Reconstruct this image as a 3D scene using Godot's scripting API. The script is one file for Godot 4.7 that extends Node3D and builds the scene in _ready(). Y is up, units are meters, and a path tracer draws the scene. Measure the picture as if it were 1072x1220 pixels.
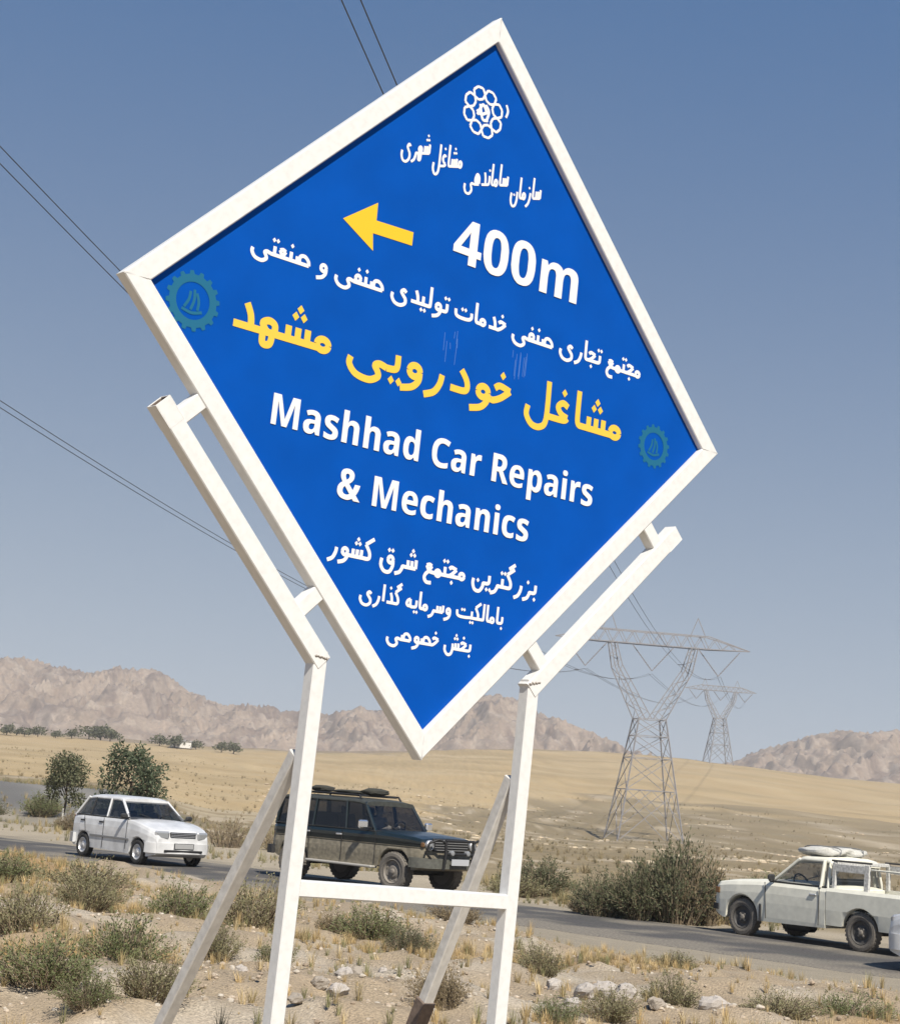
extends Node3D

# ------------------------------------------------------------------ state
var rng = RandomNumberGenerator.new()
var names = {}
var n_low: FastNoiseLite
var n_mid: FastNoiseLite
var n_hi: FastNoiseLite
var n_rid: FastNoiseLite
var M = {}

const EYE = Vector3(0, 2, 0)
# road edges in plan (x, z), far edge and near edge
const FAR_EDGE = [[-400, -330], [-60, -86], [-30, -62.5], [-16, -50.8], [-11.65, -47.0], [-9.1, -44.8], [-5.3, -41.6], [-3.0, -39.4], [0.0, -35.8], [1.96, -33.6], [4.9, -31.1], [7.3, -29.6], [9, -28.7], [14, -26.4], [30, -20], [60, -9], [400, 120]]
const NEAR_EDGE = [[-400, -322], [-60, -79], [-30, -56], [-14, -42.6], [-8, -37.4], [-4.2, -33.7], [0.84, -28.9], [2.7, -27.3], [4.4, -25.5], [6.5, -23.6], [10, -21.4], [18, -17.6], [32, -12], [60, -2], [400, 127]]

# ------------------------------------------------------------------ small helpers
func lin(r, g, b): return Color(r, g, b).linear_to_srgb()

func pl(t, x):
	if x <= t[0][0]: return t[0][1]
	for i in range(1, t.size()):
		if x <= t[i][0]:
			var k = (x - t[i - 1][0]) / float(t[i][0] - t[i - 1][0])
			return lerpf(t[i - 1][1], t[i][1], k)
	return t[-1][1]

func sst(a, b, x):
	var k = clampf((x - a) / (b - a), 0, 1)
	return k * k * (3 - 2 * k)

func noise(freq, seed_, oct = 4, type = FastNoiseLite.TYPE_SIMPLEX_SMOOTH):
	var n = FastNoiseLite.new()
	n.noise_type = type; n.frequency = freq; n.seed = seed_
	n.fractal_type = FastNoiseLite.FRACTAL_FBM; n.fractal_octaves = oct
	return n

func noise_image(freq, oct, seed_, size, lo, hi, pw = 1.0):
	var n = noise(freq, seed_, oct)
	var im: Image = n.get_seamless_image(size, size)
	im.convert(Image.FORMAT_L8)
	var d = im.get_data()
	for i in d.size():
		d[i] = int(clampf(lerpf(lo, hi, pow(d[i] / 255.0, pw)), 0, 1) * 255.0)
	return Image.create_from_data(size, size, false, Image.FORMAT_L8, d)

func tex(freq, oct, seed_, size, lo, hi, pw = 1.0):
	return ImageTexture.create_from_image(noise_image(freq, oct, seed_, size, lo, hi, pw))

func ntex(freq, oct, seed_, size, strength):
	var im: Image = noise(freq, seed_, oct).get_seamless_image(size, size)
	im.convert(Image.FORMAT_RGBA8)
	im.bump_map_to_normal_map(strength)
	return ImageTexture.create_from_image(im)

func mat(c, rough = 0.8, metal = 0.0):
	var m = StandardMaterial3D.new()
	m.albedo_color = c; m.roughness = rough; m.metallic = metal
	return m

func tri_mat(c, rough, t, scale_, nt = null, nstr = 1.0):
	var m = mat(c, rough)
	m.uv1_triplanar = true; m.uv1_world_triplanar = false
	m.uv1_scale = Vector3.ONE * scale_
	if t: m.albedo_texture = t
	if nt:
		m.normal_enabled = true; m.normal_texture = nt; m.normal_scale = nstr
	return m

func glass(c, a):
	var m = mat(Color(c.r, c.g, c.b, a), 0.04)
	m.transparency = BaseMaterial3D.TRANSPARENCY_ALPHA
	return m

func numbered(called):
	if not names.has(called):
		names[called] = 0
		return called
	names[called] += 1
	return "%s_%03d" % [called, names[called]]

func tag(o, label, category, group = "", kind = ""):
	if label: o.set_meta("label", label)
	if category: o.set_meta("category", category)
	if group: o.set_meta("group", group)
	if kind: o.set_meta("kind", kind)
	return o

func thing(called, label, category, at = Vector3.ZERO, turn = 0.0, group = ""):
	var o = Node3D.new()
	o.name = numbered(called); add_child(o)
	o.position = at; o.rotation.y = turn
	return tag(o, label, category, group)

func ST():
	var st = SurfaceTool.new()
	st.begin(Mesh.PRIMITIVE_TRIANGLES)
	return st

func obj(called, st, m, parent = self):
	st.generate_normals()
	var mesh = st.commit()
	return obj_mesh(called, mesh, m, parent)

func obj_mesh(called, mesh, m, parent = self):
	var o = MeshInstance3D.new()
	o.mesh = mesh; o.material_override = m
	o.name = numbered(called) if parent == self else called
	o.cast_shadow = GeometryInstance3D.SHADOW_CASTING_SETTING_ON
	parent.add_child(o, true)
	return o

func sub(called, parent, at = Vector3.ZERO):
	var o = Node3D.new()
	o.name = called; parent.add_child(o, true); o.position = at
	return o

# ------------------------------------------------------------------ shape builders (SurfaceTool)
func tri(st, a, b, c, o):
	# wound so that the face looks away from o
	var n = (c - a).cross(b - a)
	if n.dot((a + b + c) / 3.0 - o) < 0:
		st.add_vertex(a); st.add_vertex(c); st.add_vertex(b)
	else:
		st.add_vertex(a); st.add_vertex(b); st.add_vertex(c)

func quad(st, a, b, c, d, o):
	tri(st, a, b, c, o); tri(st, a, c, d, o)

func cbox(st, xf: Transform3D, size: Vector3, bev = 0.0):
	st.set_smooth_group(-1)
	var h = size * 0.5
	bev = minf(bev, minf(h.x, minf(h.y, h.z)) * 0.95)
	var o = xf.origin
	if bev <= 0.0:
		for ax in 3:
			for s in [-1.0, 1.0]:
				var p = []
				for k in [[-1, -1], [1, -1], [1, 1], [-1, 1]]:
					var v = Vector3.ZERO
					v[ax] = s * h[ax]; v[(ax + 1) % 3] = k[0] * h[(ax + 1) % 3]; v[(ax + 2) % 3] = k[1] * h[(ax + 2) % 3]
					p.append(xf * v)
				quad(st, p[0], p[1], p[2], p[3], o)
		return
	var P = func(sx, sy, sz, ax):
		var v = Vector3(sx * (h.x - bev), sy * (h.y - bev), sz * (h.z - bev))
		v[ax] = (sx if ax == 0 else (sy if ax == 1 else sz)) * h[ax]
		return xf * v
	for ax in 3:
		for s in [-1, 1]:
			var p = []
			for k in [[-1, -1], [1, -1], [1, 1], [-1, 1]]:
				var q = [0, 0, 0]
				q[ax] = s; q[(ax + 1) % 3] = k[0]; q[(ax + 2) % 3] = k[1]
				p.append(P.call(q[0], q[1], q[2], ax))
			quad(st, p[0], p[1], p[2], p[3], o)
	for ax in 3:   # edges along ax
		var u = (ax + 1) % 3
		var w = (ax + 2) % 3
		for su in [-1, 1]:
			for sw in [-1, 1]:
				var q1 = [0, 0, 0]; var q2 = [0, 0, 0]
				q1[ax] = -1; q2[ax] = 1
				q1[u] = su; q2[u] = su; q1[w] = sw; q2[w] = sw
				quad(st, P.call(q1[0], q1[1], q1[2], u), P.call(q2[0], q2[1], q2[2], u), P.call(q2[0], q2[1], q2[2], w), P.call(q1[0], q1[1], q1[2], w), o)
	for sx in [-1, 1]:
		for sy in [-1, 1]:
			for sz in [-1, 1]:
				tri(st, P.call(sx, sy, sz, 0), P.call(sx, sy, sz, 1), P.call(sx, sy, sz, 2), o)

func box(st, c, size, bev = 0.0): cbox(st, Transform3D(Basis(), c), size, bev)

func frame_to(a, b, up = Vector3.UP):
	var z = (b - a).normalized()
	if absf(z.dot(up)) > 0.99: up = Vector3.RIGHT
	var x = up.cross(z).normalized()
	return Transform3D(Basis(x, z.cross(x), z), (a + b) * 0.5)

func bar(st, a, b, w, t, bev = 0.0, up = Vector3.UP):
	cbox(st, frame_to(a, b, up), Vector3(w, t, a.distance_to(b)), bev)

func tube(st, pts, rad, sides = 8, cap = true, sg = 0):
	st.set_smooth_group(sg)
	var rings = []
	var n = pts.size()
	var ref = Vector3.UP
	for i in n:
		var d = (pts[mini(i + 1, n - 1)] - pts[maxi(i - 1, 0)]).normalized()
		if absf(d.dot(ref)) > 0.95: ref = Vector3.RIGHT if absf(d.x) < 0.9 else Vector3.BACK
		var x = ref.cross(d).normalized()
		var y = d.cross(x)
		ref = y
		var r = rad[i] if rad is Array else rad
		var ring = []
		for k in sides:
			var a = TAU * k / sides
			ring.append(pts[i] + (x * cos(a) + y * sin(a)) * r)
		rings.append(ring)
	for i in n - 1:
		var o = (pts[i] + pts[i + 1]) * 0.5
		for k in sides:
			var k2 = (k + 1) % sides
			quad(st, rings[i][k], rings[i][k2], rings[i + 1][k2], rings[i + 1][k], o)
	if cap:
		st.set_smooth_group(-1)
		for e in [[0, 1], [n - 1, n - 2]]:
			for k in sides:
				tri(st, pts[e[0]], rings[e[0]][k], rings[e[0]][(k + 1) % sides], pts[e[1]])

func lathe(st, prof, n, xf = Transform3D(), sg = 0):
	# prof: [radius, along z]; one smooth group for each step
	for i in prof.size() - 1:
		st.set_smooth_group(i + 1 if sg == 0 else sg)
		var a = prof[i]; var b = prof[i + 1]
		var mid = Vector3(0, 0, (a[1] + b[1]) * 0.5)
		var nn = Vector2(b[1] - a[1], -(b[0] - a[0]))   # outward when the profile runs +z at outer radius
		for k in n:
			var t0 = TAU * k / n; var t1 = TAU * (k + 1) / n
			var p = []
			for q in [[a, t0], [b, t0], [b, t1], [a, t1]]:
				p.append(Vector3(q[0][0] * cos(q[1]), q[0][0] * sin(q[1]), q[0][1]))
			var tm = (t0 + t1) * 0.5
			var c = (p[0] + p[1] + p[2] + p[3]) / 4.0
			var out = Vector3(nn.x * cos(tm), nn.x * sin(tm), nn.y)
			var o = c - out
			if a[0] > 1e-5: tri(st, xf * p[0], xf * p[1], xf * p[3], xf * o)
			if b[0] > 1e-5: tri(st, xf * p[1], xf * p[2], xf * p[3], xf * o)

func loft(st, rings, closed = true, caps = true, groups = true):
	# rings: arrays of points; each strip along the length is its own smooth group
	var m = rings[0].size()
	var cen = []
	for r in rings:
		var c = Vector3.ZERO
		for p in r: c += p
		cen.append(c / m)
	for i in rings.size() - 1:
		var o = (cen[i] + cen[i + 1]) * 0.5
		for k in (m if closed else m - 1):
			var k2 = (k + 1) % m
			st.set_smooth_group(k + 1 if groups else 0)
			quad(st, rings[i][k], rings[i][k2], rings[i + 1][k2], rings[i + 1][k], o)
	if caps:
		st.set_smooth_group(-1)
		for e in [[0, 1], [rings.size() - 1, rings.size() - 2]]:
			for k in m:
				tri(st, cen[e[0]], rings[e[0]][k], rings[e[0]][(k + 1) % m], cen[e[1]] if cen[e[1]].distance_to(cen[e[0]]) > 1e-4 else cen[e[1]] * 0.999)

func sweep_bar(st, path, h, t, y):
	# rectangular bar, height h, thickness t, along a plan path of [x, z]
	var rings = []
	for i in path.size():
		var p = Vector2(path[i][0], path[i][1])
		var q0 = path[maxi(i - 1, 0)]; var q1 = path[mini(i + 1, path.size() - 1)]
		var d = Vector2(q1[0] - q0[0], q1[1] - q0[1]).normalized()
		var nn = Vector2(d.y, -d.x) * t * 0.5
		var ring = []
		for k in [[1, -0.3], [1, 0.3], [0.5, 0.5], [-1, 0.5], [-1, -0.5], [0.5, -0.5]]:
			ring.append(Vector3(p.x + nn.x * k[0], y + k[1] * h, p.y + nn.y * k[0]))
		rings.append(ring)
	loft(st, rings)

# ------------------------------------------------------------------ lettering
var poly_cache = {}
func catmull(p):
	if p.size() < 3: return PackedVector2Array(p)
	var out = PackedVector2Array()
	for i in p.size() - 1:
		var a = p[maxi(i - 1, 0)]; var b = p[i]; var c = p[i + 1]; var d = p[mini(i + 2, p.size() - 1)]
		for k in 5:
			out.append(b.cubic_interpolate(c, a, d, k / 5.0))
	out.append(p[-1])
	return out

func v2(l):
	var out = []
	for i in range(0, l.size(), 2): out.append(Vector2(l[i], l[i + 1]))
	return out

func ring2(cx, cy, rx, ry, a0 = 0.0, a1 = 360.0):
	var out = []
	var n = 10
	for i in n + 1:
		var a = deg_to_rad(lerpf(a0, a1, i / float(n)))
		out.append(Vector2(cx + rx * cos(a), cy + ry * sin(a)))
	return out

# one written form of a Persian letter: [advance, strokes, dots]; u runs to the left, y up, baseline 0
func letter(ch, form):
	var join_r = form >= 2     # medial or final: joined on the right
	var join_l = form == 1 or form == 2
	var S = []; var D = []; var adv = 0.5
	match ch:
		"ا":
			if join_r: S = [v2([0, 0, .1, .01, .15, .12, .16, .45, .16, 1.0])]; adv = .3
			else: S = [v2([.1, 0, .1, 1.0])]; adv = .28
		"ب", "ت", "ن", "ی":
			if join_l:
				if join_r: S = [v2([0, 0, .36, 0]), v2([.17, 0, .17, .4])]; adv = .36
				else: S = [v2([.07, .42, .07, .12, .14, .02, .34, 0])]; adv = .34
				var cx = .15 if join_r else .1
				match ch:
					"ب": D = [[cx, -.3]]
					"ت": D = [[cx - .1, .68], [cx + .1, .68]]
					"ن": D = [[cx, .68]]
					"ی": D = [[cx - .1, -.28], [cx + .1, -.28]]
			elif ch == "ت" or ch == "ب":
				if join_r: S = [v2([0, 0, .3, -.03, .8, -.02, 1.02, .08, 1.06, .36])]
				else: S = [v2([.08, .36, .08, .1, .3, -.02, .8, -.02, 1.02, .08, 1.06, .36])]
				adv = 1.16
				D = [[.46, .42], [.66, .42]] if ch == "ت" else [[.56, -.32]]
			elif ch == "ن":
				if join_r: S = [v2([0, 0, .09, -.02, .12, -.2, .3, -.42, .58, -.38, .72, -.1, .7, .16])]
				else: S = [v2([.1, .3, .1, -.1, .26, -.36, .56, -.36, .74, -.1, .72, .26])]
				adv = .84; D = [[.42, .1 if join_r else .16]]
			else:
				if join_r: S = [v2([0, 0, .18, .05, .3, -.02, .22, -.16, .2, -.3, .42, -.44, .76, -.38, .94, -.16, .92, .04])]
				else: S = [v2([.14, .3, .28, .4, .42, .28, .3, .12, .16, -.04, .18, -.26, .44, -.4, .76, -.34, .94, -.1, .92, .12])]
				adv = 1.04
		"ج", "خ":
			S = [v2([.5, .34, .36, .44, .06, .36]), v2([.06, .36, .3, .12, .5, 0, .58, 0])]
			if join_r: S.append(v2([0, 0, .58, 0]))
			adv = .58
			D = [[.3, .74]] if ch == "خ" else [[.3, -.3]]
		"د", "ذ":
			if join_r: S = [v2([0, 0, .14, 0, .52, 0]), v2([.12, 0, .15, .3, .26, .58])]
			else: S = [v2([.26, .56, .1, .32, .06, .1, .16, .0, .52, .0])]
			adv = .62
			if ch == "ذ": D = [[.28, .86]]
		"ر", "ز":
			if join_r: S = [v2([0, 0, .1, 0, .14, -.12, .26, -.3, .52, -.4])]
			else: S = [v2([.08, .26, .12, .0, .26, -.26, .52, -.4])]
			adv = .5
			if ch == "ز": D = [[.24, .5]]
		"و":
			S = [ring2(.24, .14, .14, .15, -180, 0), ring2(.24, .14, .14, .15, 0, 180), v2([.1, .12, .12, -.1, .28, -.3, .58, -.4])]
			if join_r: S.append(v2([0, 0, .14, 0]))
			adv = .56
		"س", "ش":
			var b = .1 if join_r else .06
			S = [v2([b, 0, b, .36 if join_r else .42]), v2([b + .23, 0, b + .23, .34]), v2([b if not join_r else 0.0, 0, b + .46, 0])]
			if join_l: S.append(v2([b + .46, 0, b + .46, .34])); S.append(v2([b + .46, 0, b + .66, 0])); adv = b + .66
			else: S.append(v2([b + .46, .3, b + .46, -.08, b + .58, -.36, b + .84, -.4, b + 1.06, -.16, b + 1.06, .14])); adv = b + 1.2
			if ch == "ش": D = [[b + .13, .62], [b + .33, .62], [b + .23, .82]]
		"ص":
			S = [v2([.1, 0, .14, .2, .34, .38, .56, .34, .62, .14, .56, 0]), v2([.0 if join_r else .1, 0, .9, 0]), v2([.74, 0, .74, .28])]
			adv = .9
		"ع", "غ":
			if not join_r:
				S = [v2([.1, .42, .26, .5, .4, .36, .3, .18, .1, .1]), v2([.1, .1, .2, .01, .58, 0])]; adv = .58
				if ch == "غ": D = [[.24, .8]]
			else:
				S = [v2([.1, .3, .24, .36, .4, .3]), v2([.1, .3, .24, .04]), v2([.4, .3, .24, .04])]
				if join_l: S.append(v2([0, 0, .5, 0])); adv = .5
				else: S.append(v2([0, 0, .2, .02])); S.append(v2([.24, .04, .42, -.12, .48, -.32, .34, -.5, .06, -.5])); adv = .6
				if ch == "غ": D = [[.24, .66]]
		"ف", "ق":
			S = [ring2(.24, .2, .14, .15, -180, 0), ring2(.24, .2, .14, .15, 0, 180)]
			if ch == "ف": S.append(v2([0, 0, .5, 0])); adv = .5; D = [[.24, .64]]
			else: S.append(v2([.1, .18, .1, -.1, .26, -.38, .56, -.38, .76, -.12, .74, .2])); adv = .86; D = [[.16, .64], [.36, .64]]
		"ک", "گ":
			S = [v2([.02, .98, .46, .66]), v2([.46, .66, .24, .34, .2, .1, .3, 0, .56, 0])]
			if join_r: S.append(v2([0, 0, .4, 0]))
			if ch == "گ": S.append(v2([.0, 1.22, .38, .95]))
			adv = .56
		"ل":
			if join_l: S = [v2([.1, 1.0, .1, .12, .16, .01, .36, 0])]; adv = .36
			else: S = [v2([0, 0, .12, 0]), v2([.15, 1.0, .15, -.08, .3, -.36, .56, -.36, .74, -.12, .72, .16])]; adv = .84
			if join_l and join_r: S.append(v2([0, 0, .1, 0]))
		"م":
			var cy = .02 if join_r else .1
			S = [ring2(.22, cy, .14, .14, -180, 0), ring2(.22, cy, .14, .14, 0, 180), v2([.0 if join_r else .3, 0, .5, 0])]
			adv = .5
		"ه":
			if not join_r: S = [v2([.1, .04, .12, .34, .34, .48, .52, .26, .44, .04, .1, 0]), v2([.34, .44, .28, .2, .36, .02]), v2([.1, 0, .64, 0])]; adv = .64
			elif join_l: S = [v2([0, 0, .54, 0]), v2([.12, 0, .12, .22, .26, .3, .4, .2, .3, .02]), v2([.16, -.02, .2, -.28, .36, -.3, .38, -.04])]; adv = .54
			else: S = [v2([0, 0, .16, .0, .22, .2, .22, .44]), v2([.22, .44, .42, .34, .5, .14, .36, .02, .22, .08, .22, .3])]; adv = .62
	return [adv, S, D]

func add_poly(outers: Array, holes: Array, p):
	var keep = []
	var cur = p
	for o in outers:
		if Geometry2D.intersect_polygons(o, cur).is_empty():
			keep.append(o)
		else:
			var m = Geometry2D.merge_polygons(o, cur)
			var big = null
			for q in m:
				if Geometry2D.is_polygon_clockwise(q): holes.append(q)
				elif big == null: big = q
				else: keep.append(q)
			if big != null: cur = big
	keep.append(cur)
	var h2 = []
	for h in holes:
		var hh = PackedVector2Array(h)
		hh.reverse()
		for q in Geometry2D.clip_polygons(hh, p):
			if not Geometry2D.is_polygon_clockwise(q):
				q.reverse(); h2.append(q)
	holes.clear(); holes.append_array(h2)
	outers.clear(); outers.append_array(keep)

func flat_pieces(outers, holes):
	var pieces = outers
	for h in holes:
		var hp = PackedVector2Array(h)
		if Geometry2D.is_polygon_clockwise(hp): hp.reverse()
		var cx = 0.0
		for q in hp: cx += q.x
		cx /= hp.size()
		var nw = []
		for pc in pieces:
			if Geometry2D.intersect_polygons(pc, hp).is_empty():
				nw.append(pc); continue
			for side in [[-50.0, cx + .00012], [cx - .00012, 50.0]]:
				var rect = PackedVector2Array([Vector2(side[0], -50), Vector2(side[1], -50), Vector2(side[1], 50), Vector2(side[0], 50)])
				for q in Geometry2D.intersect_polygons(pc, rect):
					for r in Geometry2D.clip_polygons(q, hp):
						if not Geometry2D.is_polygon_clockwise(r): nw.append(r)
		pieces = nw
	return pieces

func flat_mesh(pieces, z):
	var st = ST()
	st.set_smooth_group(-1)
	for p in pieces:
		var t = Geometry2D.triangulate_polygon(p)
		for i in range(0, t.size(), 3):
			var a = p[t[i]]; var b = p[t[i + 1]]; var c = p[t[i + 2]]
			tri(st, Vector3(a.x, a.y, z), Vector3(b.x, b.y, z), Vector3(c.x, c.y, z), Vector3(a.x, a.y, z - 1))
	return st

func strokes_mesh(strokes, r, z):
	var outers = []; var holes = []
	for s in strokes:
		for p in Geometry2D.offset_polyline(catmull(s), r, Geometry2D.JOIN_ROUND, Geometry2D.END_ROUND):
			if not Geometry2D.is_polygon_clockwise(p): add_poly(outers, holes, p)
	return flat_mesh(flat_pieces(outers, holes), z)

func persian(text: String, x0, x1, base, alef, pen, slant, parent, m, z):
	# lays the line out right to left between x1 and x0; alef = height of an alef in metres
	const NOLEFT = "ادذرزو"
	var words = text.split(" ")
	var items = []      # [u, letter data, word start u]
	var u = 0.0
	for w in words:
		var prev_joins = false
		var u_start = u
		for i in w.length():
			var ch = w[i]
			var can_l = not NOLEFT.contains(ch) and i < w.length() - 1
			var form = (2 if can_l else 3) if prev_joins else (1 if can_l else 0)
			var g = letter(ch, form)
			items.append([u, g, u_start])
			u += g[0] + (0.0 if can_l else 0.07)
			prev_joins = can_l
		u += 0.3
	u -= 0.37
	var sx = (x1 - x0) / (u * alef)
	var outers = []; var holes = []
	for it in items:
		for s in it[1][1]:
			var q = []
			for p in s:
				var uu = it[0] + p.x
				q.append(Vector2(x1 - uu * alef * sx, base + (p.y - (uu - it[2]) * slant) * alef))
			for p in Geometry2D.offset_polyline(catmull(q), pen * alef, Geometry2D.JOIN_ROUND, Geometry2D.END_ROUND):
				if not Geometry2D.is_polygon_clockwise(p): add_poly(outers, holes, p)
		for d in it[1][2]:
			var uu = it[0] + d[0]
			var c = Vector2(x1 - uu * alef * sx, base + (d[1] - (uu - it[2]) * slant) * alef)
			var rr = pen * alef * 1.12
			var rh = PackedVector2Array([c + Vector2(-rr, 0), c + Vector2(0, -rr * 1.15), c + Vector2(rr, 0), c + Vector2(0, rr * 1.15)])
			add_poly(outers, holes, rh)
	var o = obj("lettering", flat_mesh(flat_pieces(outers, holes), z), m, parent)
	o.set_meta("label", "line of Persian writing on the blue panel reading " + text)
	return o

func latin(text, x0, x1, base, cap, parent, m, z):
	var f = SystemFont.new()
	f.font_names = PackedStringArray(["Droid Sans"]); f.font_weight = 700
	var tm = TextMesh.new()
	tm.font = f; tm.text = text; tm.font_size = 96; tm.pixel_size = 0.01; tm.depth = 0.2; tm.curve_step = 1.0
	tm.horizontal_alignment = HORIZONTAL_ALIGNMENT_LEFT
	tm.vertical_alignment = VERTICAL_ALIGNMENT_BOTTOM
	var capm = TextMesh.new()
	capm.font = f; capm.text = "H"; capm.font_size = 96; capm.pixel_size = 0.01; capm.depth = 0.2
	capm.vertical_alignment = VERTICAL_ALIGNMENT_BOTTOM
	var arr = tm.get_mesh_arrays()
	var lo = 1e9; var hi = -1e9
	for v in arr[Mesh.ARRAY_VERTEX]: lo = minf(lo, v.x); hi = maxf(hi, v.x)
	var hl = 1e9; var hh = -1e9
	for v in capm.get_mesh_arrays()[Mesh.ARRAY_VERTEX]: hl = minf(hl, v.y); hh = maxf(hh, v.y)
	var k = Vector3((x1 - x0) / (hi - lo), cap / (hh - hl), 0.008)
	var vs: PackedVector3Array = arr[Mesh.ARRAY_VERTEX]
	for i in vs.size():
		vs[i] = Vector3(x0 + (vs[i].x - lo) * k.x, base + (vs[i].y - hl) * k.y, z + vs[i].z * k.z)
	arr[Mesh.ARRAY_VERTEX] = vs
	var mesh = ArrayMesh.new()
	mesh.add_surface_from_arrays(Mesh.PRIMITIVE_TRIANGLES, arr)
	var o = obj_mesh("lettering", mesh, m, parent)
	o.set_meta("label", "bold white Latin writing on the blue panel reading " + text)
	return o

# ------------------------------------------------------------------ ground height and colour
func rise(d, a):
	var left = pl([[0, 0], [60, -.2], [150, -.8], [300, 3], [480, 9.6], [650, 14], [1000, 16], [2600, 20]], d)
	var right = pl([[0, 0], [42, 0], [70, -.5], [110, -1.3], [240, -2.8], [330, 1], [450, 9], [630, 21.6], [760, 24], [1000, 23], [2600, 20]], d)
	var w = sst(-.12, .10, a)
	var h = lerpf(left, right, w)
	if a > .14: h -= sst(.14, .3, a) * 4.0 * sst(300, 630, d)
	# the grey berm on the far left
	h += sst(-.12, -.19, a) * (pl([[0, 0], [65, 0], [70, -.1], [80, 1.5], [89, 1.5], [130, 1.6], [400, 0]], d))
	return h

func ground(x, z):
	var zf = pl(FAR_EDGE, x); var zn = pl(NEAR_EDGE, x)
	var d = -z
	if z > zn:
		var e = z - zn
		var r = sst(-2.0, 3.0, x)
		var k = sst(lerpf(2.2, 4.0, r), lerpf(9.0, 11.0, r), e)
		var b = .5 + .22 * n_low.get_noise_2d(x * 1.6 + 31, z * 1.6) + .16 * n_mid.get_noise_2d(x * 1.3, z * 1.3) + .05 * n_hi.get_noise_2d(x, z) + .04 * sst(-1.0, -4.5, x)
		var sh = .012 * n_mid.get_noise_2d(x * 2, z * 2) + .012 * n_hi.get_noise_2d(x * 1.4, z * 1.4)
		return lerpf(-.016 * (1.0 - sst(0.0, 1.2, e)) + sh * sst(0, 2, e) , b, k)
	if z > zf:
		return -.02
	var f = zf - z
	var a = x / maxf(d, 1.0)
	var amp = clampf(d / 240.0, .08, 1.4) * sst(2.0, 20.0, f)
	var h = rise(d, a) * sst(0.0, 14.0, f)
	h += amp * (1.1 * n_low.get_noise_2d(x * .12, z * .12) + .5 * n_low.get_noise_2d(x * .5, z * .5))
	h += .07 * n_mid.get_noise_2d(x, z) * sst(1.0, 6.0, f)
	return lerpf(-.016, h, sst(0.0, 1.2, f))

func ground_colour(x, z):
	var zf = pl(FAR_EDGE, x); var zn = pl(NEAR_EDGE, x)
	var d = -z
	var a = x / maxf(absf(d), 1.0)
	var sand = Color(.475, .375, .255)
	var pale = Color(.57, .49, .38)
	var dust = Color(.43, .37, .275)
	var c: Color
	if z > zf - 1.0:
		var e = z - zn
		var q = n_mid.get_noise_2d(x * .9 + 7, z * .9)
		c = sand.lerp(pale, sst(.02, .35, q))
		c = c.lerp(Color(.44, .30, .15), sst(.05, .4, n_low.get_noise_2d(x * 2.2, z * 2.2 + 50)))
		c = c.lerp(Color(.38, .30, .205), .6 * sst(.1, .45, n_mid.get_noise_2d(x * 1.7 + 90, z * 1.7)))
		if z < zn + 12:
			var r = sst(-2.0, 3.0, x)
			c = dust.lerp(c, sst(lerpf(1.5, 3.0, r), lerpf(4.0, 5.5, r), e + q * 1.5))
		return c * (1.0 + .16 * n_hi.get_noise_2d(x * 2, z * 2))
	var f = zf - z
	var st = n_low.get_noise_2d(x * .10, z * .35)
	var st2 = n_low.get_noise_2d(x * .35 + 40, z * 1.1)
	var scrub = Color(.33, .255, .14).lerp(Color(.41, .32, .185), sst(-.3, .4, st))
	scrub = scrub.lerp(Color(.56, .46, .32), sst(.24, .31, n_low.get_noise_2d(x * 1.3 + 40, z * .7) + .12 * n_mid.get_noise_2d(x * .8, z * .4)))
	scrub = scrub.lerp(Color(.25, .20, .11), .7 * sst(.15, .5, n_mid.get_noise_2d(x * .25, z * .6)))
	var gold = Color(.585, .43, .225).lerp(Color(.62, .475, .27), sst(-.3, .4, st2))
	gold = gold.lerp(Color(.45, .335, .17), .6 * sst(.1, .4, st))
	var g0 = lerpf(150.0, 365.0, sst(-.1, .1, a)) + st * 60.0
	var g1 = lerpf(520.0, 640.0, sst(-.1, .1, a)) + st * 50.0
	var w = sst(g0 - 8, g0 + 8, d) * (1.0 - sst(g1, g1 + 60, d))
	c = scrub.lerp(gold, w)
	if d > 560:
		c = c.lerp(Color(.38, .29, .19), sst(0, 80, d - g1))
	# ploughed pale strip seen left of the sign
	c = c.lerp(Color(.62, .51, .34), .8 * sst(105, 118, d) * (1.0 - sst(140, 150, d)) * sst(-.17, -.13, a) * (1.0 - sst(-.02, .03, a)) * sst(-.35, .0, st2))
	# grey gravel berm
	var gb = sst(-.12, -.165, a) * sst(67, 71, d) * (1.0 - sst(92, 100, d))
	c = c.lerp(Color(.19, .185, .175).lerp(Color(.31, .295, .27), sst(-.3, .35, n_mid.get_noise_2d(x * .5, z * .35))), gb)
	# dusty verge next to the asphalt
	var vg = 1.0 - sst(lerpf(15.0, 1.5, sst(-4.0, 3.0, x)), lerpf(22.0, 4.5, sst(-4.0, 3.0, x)), f + 2.0 * st2)
	c = c.lerp(Color(.53, .45, .33), vg)
	return c * (1.0 + .14 * n_mid.get_noise_2d(x, z))

func at_ground(x, z, lift = 0.0): return Vector3(x, ground(x, z) + lift, z)

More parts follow.
